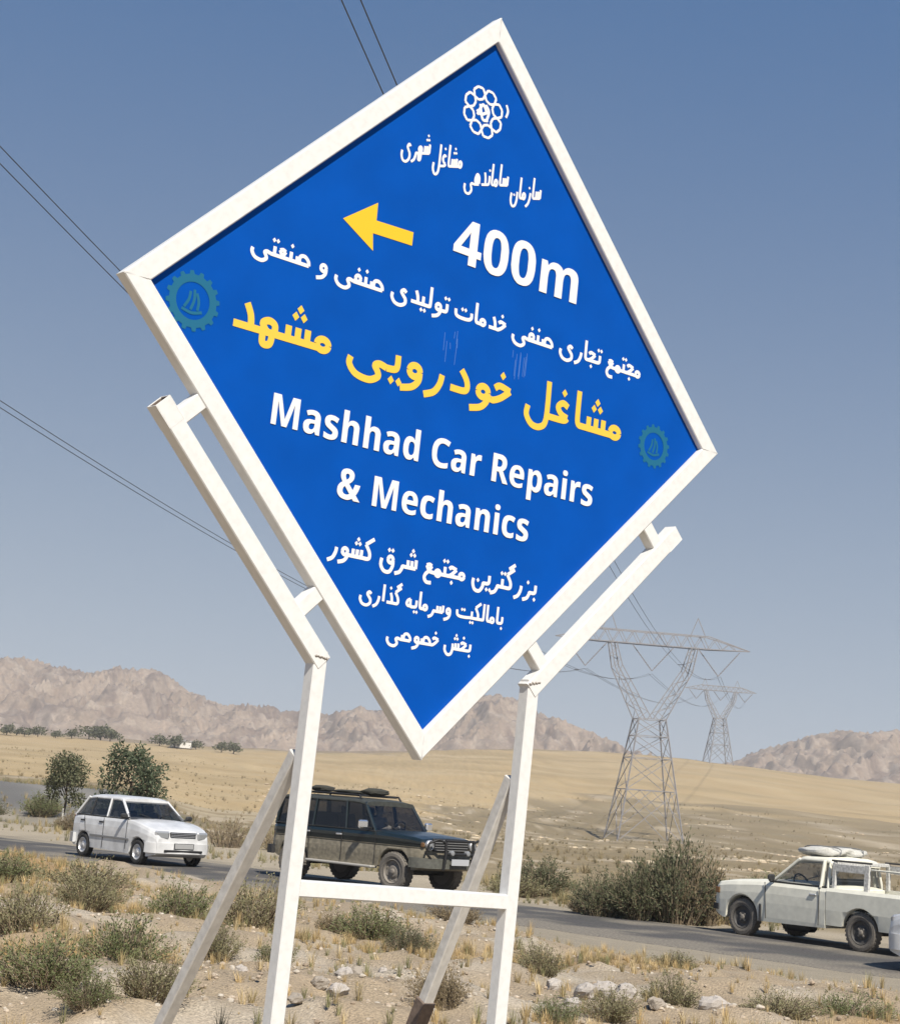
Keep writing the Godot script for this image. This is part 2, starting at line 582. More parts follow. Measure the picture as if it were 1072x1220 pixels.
func grid_mesh(xs, zs, hf, cf):
	var nx = xs.size(); var nz = zs.size()
	var v = PackedVector3Array(); var c = PackedColorArray(); var n = PackedVector3Array(); var ix = PackedInt32Array()
	v.resize(nx * nz); c.resize(nx * nz); n.resize(nx * nz)
	for j in nz:
		for i in nx:
			v[j * nx + i] = Vector3(xs[i], hf.call(xs[i], zs[j]), zs[j])
			c[j * nx + i] = cf.call(xs[i], zs[j])
	for j in nz:
		for i in nx:
			var a = v[j * nx + mini(i + 1, nx - 1)] - v[j * nx + maxi(i - 1, 0)]
			var b = v[mini(j + 1, nz - 1) * nx + i] - v[maxi(j - 1, 0) * nx + i]
			var q = b.cross(a).normalized()
			n[j * nx + i] = q if q.y > 0 else -q
	for j in nz - 1:
		for i in nx - 1:
			var p = j * nx + i
			# zs run away from the viewer (decreasing z): clockwise seen from above
			ix.append_array([p, p + nx, p + 1, p + 1, p + nx, p + nx + 1])
	var arr = []; arr.resize(Mesh.ARRAY_MAX)
	arr[Mesh.ARRAY_VERTEX] = v; arr[Mesh.ARRAY_NORMAL] = n; arr[Mesh.ARRAY_COLOR] = c; arr[Mesh.ARRAY_INDEX] = ix
	var m = ArrayMesh.new()
	m.add_surface_from_arrays(Mesh.PRIMITIVE_TRIANGLES, arr)
	return m

# ------------------------------------------------------------------ plants
func leaf(st, p, dir, size, wide, nrm):
	# a four-sided leaf folded along its middle
	var s = dir.cross(nrm).normalized() * wide
	var t = p + dir * size
	var m = p + dir * size * .45 + nrm * size * .06
	st.add_vertex(p); st.add_vertex(m + s); st.add_vertex(t)
	st.add_vertex(p); st.add_vertex(t); st.add_vertex(m - s)

func rdir(up = 0.0):
	var v = Vector3(rng.randfn(), rng.randfn() + up, rng.randfn())
	return v.normalized()

# low desert shrub, about 1 m wide and 0.55 m tall before scaling: thin stems that carry small leaves
func shrub_meshes(seed_, stems, leaves, spread, leaf_size, tall = .55):
	rng.seed = seed_
	var st = ST(); var sl = ST()
	st.set_smooth_group(-1); sl.set_smooth_group(-1)
	var lean = Vector3(rng.randfn(), 0, rng.randfn()) * .1
	var gap = rng.randf() * TAU
	for i in stems:
		var a = rng.randf() * TAU
		if absf(angle_difference(a, gap)) < .45 and rng.randf() < .75: a += 1.2
		var rr = sqrt(rng.randf())
		var base = Vector3(cos(a), 0, sin(a)) * rr * .22 * spread
		var tip = Vector3(cos(a), 0, sin(a)) * rr * .5 * spread + Vector3(rng.randfn() * .06, tall * (1.0 - .55 * rr * rr) * rng.randf_range(.5, 1.15), rng.randfn() * .06) + lean * rng.randf()
		var mid = base.lerp(tip, .5) + Vector3(rng.randfn() * .03, .07, rng.randfn() * .03)
		tube(st, [base, mid, tip], [.006, .0045, .002], 3, false)
		for k in (leaves if rng.randf() < .82 else 2):
			var t = rng.randf_range(.12, 1.05)
			var p = base.lerp(mid, t * 2) if t < .5 else mid.lerp(tip, t * 2 - 1)
			p += rdir() * .035
			leaf(sl, p, ((tip - base).normalized() + rdir() * .9).normalized(), leaf_size * rng.randf_range(.6, 1.4), leaf_size * .22, rdir())
	st.generate_normals(); sl.generate_normals()
	return [st.commit(), sl.commit()]

func place_shrub(called, label, category, meshes, sm, lm, at, w, h, turn, group = ""):
	var t = thing(called, label, category, at, turn, group)
	var a = obj_mesh("stem", meshes[0], sm, t)
	var b = obj_mesh("foliage", meshes[1], lm, t)
	for o in [a, b]: o.scale = Vector3(w * 1.08, h / .55, w * .86)
	return t

# crown of leaf clumps round limb ends
func crown_mesh(st, centres, per, leaf_size, spread):
	st.set_smooth_group(-1)
	for c in centres:
		for i in per:
			var d = rdir(.1)
			var p = c + d * spread * pow(rng.randf(), .45)
			leaf(st, p, (d + rdir() * .9 + Vector3(0, -.15, 0)).normalized(), leaf_size * rng.randf_range(.6, 1.4), leaf_size * .3, rdir())

func tree(called, label, at, h, w, trunk_h, seed_, wood, lm, clumps, per, leaf_size, painted = null):
	rng.seed = seed_
	var t = thing(called, label, "tree", at)
	var st = ST()
	var top = Vector3(rng.randfn() * .08, h * .8, rng.randfn() * .08)
	var fork = Vector3(rng.randfn() * .05, trunk_h, 0)
	tube(st, [Vector3(0, -.15, 0), Vector3(.01, trunk_h * .5, 0), fork, fork.lerp(top, .5), top], [h * .022, h * .019, h * .016, h * .01, h * .004], 8, false)
	var cen = []
	for i in clumps:
		var a = rng.randf() * TAU
		var yy = rng.randf()
		var rad = w * .5 * sqrt(1.0 - pow(absf(yy - .42) / .62, 2)) * rng.randf_range(.35, .95)
		var p = Vector3(cos(a) * rad, lerpf(trunk_h * .95, h * .95, yy), sin(a) * rad)
		cen.append(p)
		if i % 2 == 0:
			var b = fork.lerp(top, rng.randf() * .8)
			tube(st, [b, b.lerp(p, .5) + Vector3(0, .05, 0), p], [h * .008, h * .005, h * .002], 5, false)
	obj("trunk", st, wood, t)
	if painted:
		var sp = ST()
		tube(sp, [Vector3(0, .0, 0), Vector3(.01, trunk_h * .5, 0), Vector3(.01, trunk_h * .8, 0)], [h * .024, h * .021, h * .019], 8, false)
		obj("whitewash", sp, painted, t)
	var sc = ST()
	crown_mesh(sc, cen, per, leaf_size, w * .17)
	obj("crown", sc, lm, t)
	return t

func rock_mesh(seed_, det = 2):
	rng.seed = seed_
	var n = noise(.9, seed_, 3)
	var sm = SphereMesh.new()
	sm.radial_segments = 6 + det * 4; sm.rings = 3 + det * 2
	sm.radius = .5; sm.height = 1.0
	var st = SurfaceTool.new()
	st.create_from(sm, 0)
	var arr = st.commit_to_arrays()
	var v = arr[Mesh.ARRAY_VERTEX]; var ix = arr[Mesh.ARRAY_INDEX]
	var out = ST()
	out.set_smooth_group(-1)
	var cut = []
	for i in 9: cut.append([rdir(), rng.randf_range(.3, .44)])
	var w = []
	for p in v:
		var q: Vector3 = p
		for c in cut:
			var k = q.dot(c[0])
			if k > c[1]: q -= c[0] * (k - c[1])
		q *= 1.0 + .22 * n.get_noise_3dv(p * 3.0) + .1 * n.get_noise_3dv(p * 9.0)
		w.append(q)
	for i in range(0, ix.size(), 3):
		tri(out, w[ix[i]], w[ix[i + 1]], w[ix[i + 2]], Vector3.ZERO)
	out.generate_normals()
	return out.commit()

# ------------------------------------------------------------------ the road sign
func mitred(st, p0, p1, in0, in1, z0, z1, bev = .004):
	# a square tube between outer corners p0, p1 and inner corners in0, in1 (all Vector2), front z0, back z1
	st.set_smooth_group(-1)
	var c = (p0 + p1 + in0 + in1) * .25
	var o = Vector3(c.x, c.y, (z0 + z1) * .5)
	var f = func(p, z): return Vector3(p.x, p.y, z)
	var u = (in0 + in1 - p0 - p1).normalized() * bev
	var a0 = p0 + u; var a1 = p1 + u; var b0 = in0 - u; var b1 = in1 - u
	quad(st, f.call(a0, z0), f.call(a1, z0), f.call(b1, z0), f.call(b0, z0), o)
	quad(st, f.call(a0, z1), f.call(a1, z1), f.call(b1, z1), f.call(b0, z1), o)
	for e in [[p0, p1, a0, a1], [in0, in1, b0, b1]]:
		quad(st, f.call(e[0], z0 - bev), f.call(e[1], z0 - bev), f.call(e[1], z1 + bev), f.call(e[0], z1 + bev), o)
		quad(st, f.call(e[0], z0 - bev), f.call(e[1], z0 - bev), f.call(e[3], z0), f.call(e[2], z0), o)
		quad(st, f.call(e[0], z1 + bev), f.call(e[1], z1 + bev), f.call(e[3], z1), f.call(e[2], z1), o)
	for e in [[p0, in0, a0, b0], [p1, in1, a1, b1]]:
		quad(st, f.call(e[0], z0 - bev), f.call(e[1], z0 - bev), f.call(e[1], z1 + bev), f.call(e[0], z1 + bev), o)
		quad(st, f.call(e[0], z0 - bev), f.call(e[1], z0 - bev), f.call(e[3], z0), f.call(e[2], z0), o)
		quad(st, f.call(e[0], z1 + bev), f.call(e[1], z1 + bev), f.call(e[3], z1), f.call(e[2], z1), o)

func seg_tube(parent, called, a, b, w, zf, zb, m, bev = .004):
	var d = (b - a).normalized()
	var n = Vector2(-d.y, d.x) * w * .5
	var st = ST()
	mitred(st, a + n, b + n, a - n, b - n, zf, zb, bev)
	return obj(called, st, m, parent)

func gear(parent, c, r, m, z):
	var outers = []; var holes = []
	var p = PackedVector2Array()
	var teeth = 16
	for i in teeth:
		for k in [[0.0, .88], [.18, .88], [.28, 1.0], [.62, 1.0], [.72, .88]]:
			var a = TAU * (i + k[0]) / teeth
			p.append(c + Vector2(cos(a), sin(a)) * r * k[1])
	outers.append(p)
	var h = PackedVector2Array()
	for i in 40: h.append(c + Vector2(cos(TAU * i / 40), sin(TAU * i / 40)) * r * .62)
	h.reverse(); holes.append(h)
	var g = obj("gear_emblem", flat_mesh(flat_pieces(outers, holes), z), m, parent)
	g.set_meta("label", "faded teal cogwheel emblem on the blue panel")
	# the hand-drawn looking motif inside the ring
	var s = []
	for k in [[-.3, -.26, -.12, .3], [-.05, -.3, .02, .38], [.2, -.28, .12, .28]]:
		s.append([c + Vector2(k[0], k[1]) * r, c + Vector2((k[0] + k[2]) * .5 + .06, (k[1] + k[3]) * .5) * r, c + Vector2(k[2], k[3]) * r])
	s.append([c + Vector2(-.38, -.32) * r, c + Vector2(0, -.4) * r, c + Vector2(.38, -.3) * r])
	obj("motif", strokes_mesh(s, r * .05, z), m, g)

func build_sign():
	var t = Node3D.new()
	t.name = numbered("road_sign"); add_child(t)
	var B = Basis(Vector3(.7756, -.022, -.6309), Vector3(.0336, .9994, .0065), Vector3(.6304, -.0263, .7759)).orthonormalized()
	var C = Vector3(.012, 3.683, -6.633)
	# the node stands at the foot of the posts; everything below is in panel coordinates
	var foot = C + B * Vector3(0, -3.2, 0)
	t.transform = Transform3D(B, foot)
	tag(t, "tall blue diamond-shaped direction sign with Persian and English writing on a white tube frame", "road sign")
	var p = sub("panel_frame", t, Vector3(0, 3.2, 0))
	var W = M.sign_white
	# frame of four mitred rails, open square in front of the panel
	var R = 1.556; var r = 1.446
	var oc = [Vector2(0, R), Vector2(-R, 0), Vector2(0, -R), Vector2(R, 0)]
	var ic = [Vector2(0, r), Vector2(-r, 0), Vector2(0, -r), Vector2(r, 0)]
	for i in 4:
		var st = ST()
		mitred(st, oc[i], oc[(i + 1) % 4], ic[i], ic[(i + 1) % 4], 0, -.06)
		obj("rail", st, W, p)
	# sheet panel, set back inside the frame
	var q = sub("panel", t, Vector3(0, 3.2, 0))
	var sp = ST()
	cbox(sp, Transform3D(Basis(Vector3(0, 0, 1), PI / 4), Vector3(0, 0, -.0285)), Vector3(r * sqrt(2) - .002, r * sqrt(2) - .002, .006))
	obj("sheet", sp, M.sign_blue, q)
	var z = -.024
	var wl = M.sign_text; var yl = M.sign_yellow
	persian("سازمان ساماندهی مشاغل شهری", -.42, .337, .865, .092, .058, .16, q, wl, z)
	persian("مجتمع تجاری صنفی خدمات تولیدی صنفی و صنعتی", -1.05, 1.03, .243, .082, .09, 0, q, wl, z)
	persian("مشاغل خودرویی مشهد", -1.10, .945, -.055, .15, .094, 0, q, yl, z)
	persian("بزرگترین مجتمع شرق کشور", -.54, .535, -.815, .083, .09, 0, q, wl, z)
	persian("بامالکیت وسرمایه گذاری", -.373, .367, -.965, .066, .09, 0, q, wl, z)
	persian("بخش خصوصی", -.222, .212, -1.10, .066, .09, 0, q, wl, z)
	latin("400m", -.103, .6, .466, .188, q, wl, z + .001)
	latin("Mashhad Car Repairs", -.868, .805, -.39, .118, q, wl, z + .001)
	latin("& Mechanics", -.534, .456, -.606, .118, q, wl, z + .001)
	var ar = flat_mesh([PackedVector2Array([Vector2(-.656, .474), Vector2(-.498, .388), Vector2(-.508, .458), Vector2(-.312, .464), Vector2(-.312, .52), Vector2(-.498, .513), Vector2(-.5, .586)])], z)
	obj("arrow", ar, M.sign_arrow, q).set_meta("label", "yellow arrow pointing left on the blue panel")
	# municipal emblem: ring of eight outlined petals round a written centre
	var s = []
	var ec = Vector2(-.024, 1.131)
	for i in 8:
		var a = TAU * (i + .5) / 8
		var rd = Vector2(cos(a), sin(a)); var td = Vector2(-rd.y, rd.x)
		var hx = []
		for k in [[.108, .0], [.098, .026], [.07, .03], [.054, .012], [.054, -.012], [.07, -.03], [.098, -.026], [.108, .0]]:
			hx.append(ec + rd * k[0] + td * k[1])
		for k in hx.size() - 1: s.append([hx[k], hx[k + 1]])
	var mo = []
	for k in [[-.03, -.02, -.005, .032, .02, .0], [-.02, .03, .0, -.03, .03, -.025], [.01, .035, .03, .01, .02, -.035], [-.035, .0, -.01, -.012, .03, .012]]:
		mo.append([ec + Vector2(k[0], k[1]), ec + Vector2(k[2], k[3]), ec + Vector2(k[4], k[5])])
	s.append([Vector2(.096, 1.205), Vector2(.108, 1.18), Vector2(.1, 1.15)])
	var em = obj("emblem", strokes_mesh(s, .0055, z), wl, q)
	em.set_meta("label", "white emblem of eight petals at the top of the panel")
	obj("motif", strokes_mesh(mo, .0065, z), wl, em)
	gear(q, Vector2(-1.258, -.022), .112, M.sign_teal, z)
	gear(q, Vector2(1.155, -.048), .1, M.sign_teal, z)
	# drips and scratches of pale paint under the small writing
	rng.seed = 77
	var sc = []
	for k in 16:
		var x = rng.randf_range(.27, .36) if k < 9 else rng.randf_range(-.1, .02)
		var y = rng.randf_range(.12, .2)
		sc.append([Vector2(x, y), Vector2(x + rng.randfn() * .002, y - rng.randf_range(.02, .11))])
	obj("paint_drip", strokes_mesh(sc, .0016, z - .0004), M.sign_drip, q).set_meta("kind", "stuff")
	# supports behind and under the panel
	var u = sub("support", t, Vector3(0, 3.2, 0))
	for sd in [-1, 1]:
		var px = -.53 if sd < 0 else .555
		var knee = Vector2(px, -1.225 if sd < 0 else -1.205)
		var top = Vector2(sd * 1.338, -.412)
		var dirv = (top - knee).normalized()
		var arm_n = Vector2(-dirv.y, dirv.x) * .0365
		# arm: its upper end is open, bare steel inside
		seg_tube(u, "arm", knee - dirv * .02, top - dirv * .1, .073, .002, -.062, W)
		for e in [[-1, 0], [1, 0], [0, -1], [0, 1]]:
			var wl2 = ST()
			var c2 = top - dirv * .05 + arm_n * e[0] * .945
			var zc = -.03 + e[1] * .030
			var bs = Basis(Vector3(dirv.x, dirv.y, 0), Vector3(-dirv.y, dirv.x, 0), Vector3(0, 0, 1))
			cbox(wl2, Transform3D(bs, Vector3(c2.x, c2.y, zc)), Vector3(.1, .004 if e[0] != 0 else .065, .064 if e[0] != 0 else .004), .0008)
			obj("tube_wall", wl2, W, u)
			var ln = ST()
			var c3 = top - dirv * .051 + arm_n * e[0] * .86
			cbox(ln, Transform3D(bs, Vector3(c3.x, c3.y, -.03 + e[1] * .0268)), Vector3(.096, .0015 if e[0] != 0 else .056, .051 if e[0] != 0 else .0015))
			obj("tube_lining", ln, M.sign_brown, u)
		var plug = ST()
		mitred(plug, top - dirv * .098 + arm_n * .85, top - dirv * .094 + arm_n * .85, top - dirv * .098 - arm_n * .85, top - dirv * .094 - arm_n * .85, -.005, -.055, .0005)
		obj("tube_lining", plug, M.sign_brown, u)
		# weld beads, knobbly and left unpainted in places
		rng.seed = 900 + sd
		for wd in [[knee + Vector2(-.03, .012), knee + Vector2(.03, .012 + sd * .012)]]:
			var wb = ST(); var wp = []; var wr = []
			for k in 13:
				var q2 = wd[0].lerp(wd[1], k / 12.0)
				wp.append(Vector3(q2.x + rng.randfn() * .0015, q2.y + rng.randfn() * .002, .0025))
				wr.append(.0028 + rng.randf() * .0022)
			tube(wb, wp, wr, 6)
			obj("weld_bead", wb, M.sign_weld, u)
		# stubs that tie the arm to the frame
		for k in ([[-1.225, -.425], [-.62, -1.03]] if sd < 0 else [[1.185, -.46], [.565, -1.075]]):
			var m0 = Vector2(k[0], k[1])
			var nn = Vector2(sd * -.7071, .7071)
			var dline = (absf(m0.x) + absf(m0.y) - R) / sqrt(2)
			seg_tube(u, "stub", m0 + nn * (dline - .001), m0 - nn * .06, .062, -.003, -.057, W)
		# post
		seg_tube(u, "post", Vector2(px, knee.y + .03), Vector2(px, -3.75), .06, -.001, -.0605, W)
		# brace leaning back to the ground
		var bz = 1.12 if sd < 0 else .72
		var st = ST()
		var a = Vector3(px - .004, -1.58, -.075); var b = Vector3(px - .004, -3.4, -bz - .12)
		if sd > 0: b = b.lerp(a, .42)
		bar(st, a, b, .05, .05, .004, Vector3(1, 0, 0))
		obj("brace", st, M.sign_grey, u)
		if sd > 0:  # lower length of this brace, thicker and darker brown
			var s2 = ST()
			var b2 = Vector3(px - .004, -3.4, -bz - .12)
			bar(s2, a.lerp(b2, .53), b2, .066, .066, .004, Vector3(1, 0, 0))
			obj("brace_foot", s2, M.sign_brown, u).set_meta("label", "thicker darker brown length at the foot of the brace")
	seg_tube(u, "crossbar", Vector2(-.5, -2.072), Vector2(.525, -2.082), .06, -.004, -.056, W)

# ------------------------------------------------------------------ vehicles (x forward, y up, z to the right-hand side)
func add_wheel(parent, at, r, w, style):
	var s = signf(at.z)
	var n = sub("wheel", parent, at)
	var xf = Transform3D(Basis(Vector3(1, 0, 0), 0.0 if s > 0 else PI), Vector3.ZERO)
	var st = ST()
	var ri = r * .64
	lathe(st, [[ri, -w * .5], [r * .92, -w * .5], [r * .985, -w * .38], [r, -w * .2], [r, w * .2], [r * .985, w * .38], [r * .92, w * .5], [r * .78, w * .53], [ri, w * .46]], 28, xf)
	for k in 28:
		var a = TAU * k / 28.0
		cbox(st, Transform3D(Basis(Vector3(0, 0, 1), a), Vector3(cos(a) * r, sin(a) * r, 0)), Vector3(.012, r * .12, w * .8))
	obj("tyre", st, style.tyre, n)
	var sr = ST()
	lathe(sr, [[ri * 1.0, w * .44], [ri * .94, w * .47], [ri * .86, w * .3], [ri * .6, w * .24], [ri * .42, w * .36], [ri * .2, w * .38], [0, w * .38]], 28, xf)
	lathe(sr, [[ri, -w * .45], [0, -w * .4]], 16, xf)
	obj("rim", sr, style.rim, n)
	var sb = ST()
	lathe(sb, [[ri * .24, w * .37], [ri * .22, w * .45], [ri * .12, w * .5], [0, w * .5]], 14, xf)
	for k in (8 if style.has("holes") else 4):
		var a = TAU * (k + .5) / (8.0 if style.has("holes") else 4.0)
		var rr = ri * (.72 if style.has("holes") else .33)
		cbox(sb, Transform3D(Basis(Vector3(0, 0, 1), a), xf * Vector3(cos(a) * rr, sin(a) * rr, w * (.285 if style.has("holes") else .37))), Vector3(ri * .16, ri * .2, .012), .004)
	obj("hub", sb, style.hub, n).set_meta("kind", "stuff")
	return n

func body_rings(top, bot, hwt, x0, x1, arches, opt):
	# stations along x; every ring: bottom centre, sill, flank, shoulder, top edge, top centre and back
	var xs = []
	var x = x0
	while x < x1: xs.append(x); x += .07
	xs.append(x1)
	for t in [top, bot, hwt]:
		for k in t: if k[0] > x0 and k[0] < x1: xs.append(k[0])
	for a in arches:
		for k in 17:
			xs.append(a[0] - a[2] * cos(PI * k / 16.0))
		xs.append(a[0] - a[2] - .002); xs.append(a[0] + a[2] + .002)
	xs.sort()
	var rings = []
	var last = -99.0
	for xx in xs:
		if xx - last < .0015 or xx < x0 or xx > x1: continue
		last = xx
		var yb = pl(bot, xx); var yt = pl(top, xx); var hw = pl(hwt, xx)
		for a in arches:
			var dx = absf(xx - a[0])
			if dx < a[2]: yb = maxf(yb, a[1] + sqrt(a[2] * a[2] - dx * dx))
		yb = minf(yb, yt - .1)
		var cr = opt.get("crown", .02)
		var sh = opt.get("shoulder", .08)
		var ys = maxf(yt - sh, yb + .048)
		var tw = opt.get("tuck", .94)
		var y0 = opt.get("sill", .3)
		var half = [[hw * .975, yb], [hw * .985, maxf(yb + .012, y0 + .06)], [hw, maxf(yb + .024, lerpf(y0, yt, .45))], [hw, maxf(yb + .036, lerpf(y0, yt, .68))], [hw * .985, ys], [hw * lerpf(tw, 1.0, .4), lerpf(ys, yt, .7)], [hw * tw, yt - .004], [hw * .55, yt + cr * .7], [0.0, yt + cr]]
		var ring = [Vector3(xx, yb, 0)]
		for k in half: ring.append(Vector3(xx, k[1], k[0]))
		for i in range(half.size() - 2, -1, -1): ring.append(Vector3(xx, half[i][1], -half[i][0]))
		rings.append(ring)
	return rings

func pane(parent, called, pts, m, th = .005):
	# a flat pane through 4 points with a little thickness
	var st = ST()
	st.set_smooth_group(-1)
	var n = (pts[1] - pts[0]).cross(pts[3] - pts[0]).normalized() * th * .5
	var o = (pts[0] + pts[1] + pts[2] + pts[3]) * .25
	quad(st, pts[0] + n, pts[1] + n, pts[2] + n, pts[3] + n, o)
	return obj(called, st, m, parent)

# glasshouse: wb / rf / rr / bb = x of windscreen foot, roof front, roof rear, rear screen foot
func glasshouse(t, g, paint, gl, trim):
	var yb = g.belt; var yr = g.roof; var hb = g.hb; var hr = g.hr
	var P = func(x, y, s):
		var k = clampf((y - yb) / (yr - yb), 0, 1)
		return Vector3(x, y, s * lerpf(hb, hr, k))
	for s in [-1, 1]:
		for k in g.pillars:   # [x at belt, x at roof, width, dark]
			var st = ST()
			bar(st, P.call(k[0], yb - .03, s * .985), P.call(k[1], yr - .03, s * .985), .045, k[2], .012, Vector3(0, 0, s))
			obj("pillar", st, M.rubber if k.size() > 3 else paint, t)
	# roof skin
	var rings = []
	var n = 12
	for i in n + 1:
		var k = i / float(n)
		var x = lerpf(g.rr - .05, g.rf + .05, k)
		var e = minf(k, 1 - k) * 2.0
		var dy = -.045 * pow(1 - clampf(e * 3.0, 0, 1), 2)
		var ring = []
		for q in [[-1.0, -.06], [-1.01, -.03], [-.94, .012], [-.7, .035], [0, .05], [.7, .035], [.94, .012], [1.01, -.03], [1.0, -.06], [0, -.05]]:
			ring.append(Vector3(x, yr + q[1] + dy, q[0] * (hr + .02)))
		rings.append(ring)
	var sr = ST()
	loft(sr, rings, true, true, false)
	obj("roof", sr, g.get("roof_mat", paint), t)
	# panes
	for s in [-1, 1]:
		for i in g.pillars.size() - 1:
			var a = g.pillars[i]; var b = g.pillars[i + 1]
			if g.get("open_panes", []).has(i): continue
			pane(t, "side_window", [P.call(a[0], yb, s), P.call(b[0], yb, s), P.call(b[1], yr - .05, s), P.call(a[1], yr - .05, s)], g.get("side_glass", gl))
	var f0 = g.pillars[0]; var f1 = g.pillars[-1]
	pane(t, "windscreen", [P.call(f0[0] + .01, yb, -1), P.call(f0[0] + .01, yb, 1), P.call(f0[1] + .01, yr - .02, 1), P.call(f0[1] + .01, yr - .02, -1)], gl)
	pane(t, "rear_window", [P.call(f1[0], yb, -1), P.call(f1[0], yb, 1), P.call(f1[1], yr - .02, 1), P.call(f1[1], yr - .02, -1)], gl)
	# rubber seals along the belt and wipers
	var sw = ST()
	for s in [-1, 1]:
		bar(sw, P.call(f1[0], yb + .005, s), P.call(f0[0], yb + .005, s), .05, .022, .004)
	bar(sw, P.call(f0[0] + .03, yb + .01, -1), P.call(f0[0] + .03, yb + .01, 1), .03, .02, .004)
	for s in [-.55, .1]:
		bar(sw, Vector3(f0[0] + .02, yb + .02, s * hb), Vector3(lerpf(f0[0], f0[1], .3) + .03, lerpf(yb, yr, .3), (s + .45) * hb), .012, .012)
	obj("window_seal", sw, trim, t)

func seats(t, list, m):
	for k in list:
		var st = ST()
		box(st, Vector3(k[0], k[1], k[2]), Vector3(.5, .14, k[3]), .05)
		cbox(st, Transform3D(Basis(Vector3(0, 0, 1), .18), Vector3(k[0] - .26, k[1] + .3, k[2])), Vector3(.12, .6, k[3]), .04)
		if k[3] < .7: cbox(st, Transform3D(Basis(Vector3(0, 0, 1), .18), Vector3(k[0] - .34, k[1] + .68, k[2])), Vector3(.09, .16, .24), .035)
		obj("seat", st, m, t)

func steering(t, at, m):
	var st = ST()
	var pts = []
	var b = Basis(Vector3(0, 0, 1), -.45)
	for i in 25: pts.append(at + b * Vector3(0, cos(TAU * i / 24) * .18, sin(TAU * i / 24) * .18))
	tube(st, pts, .014, 6, false)
	bar(st, at + b * Vector3(0, 0, -.17), at + b * Vector3(0, 0, .17), .02, .03)
	bar(st, at, at + b * Vector3(.4, 0, 0), .04, .04)
	obj("steering_wheel", st, m, t)

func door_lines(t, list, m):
	# shut lines: dark rubber-coloured strips standing in for the shade in the door gaps; [x, y0, y1, z, slant]
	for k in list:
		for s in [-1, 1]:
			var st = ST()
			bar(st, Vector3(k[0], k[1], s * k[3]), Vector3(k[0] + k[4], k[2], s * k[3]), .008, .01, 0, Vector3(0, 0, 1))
			obj("door_gap_shade", st, m, t)

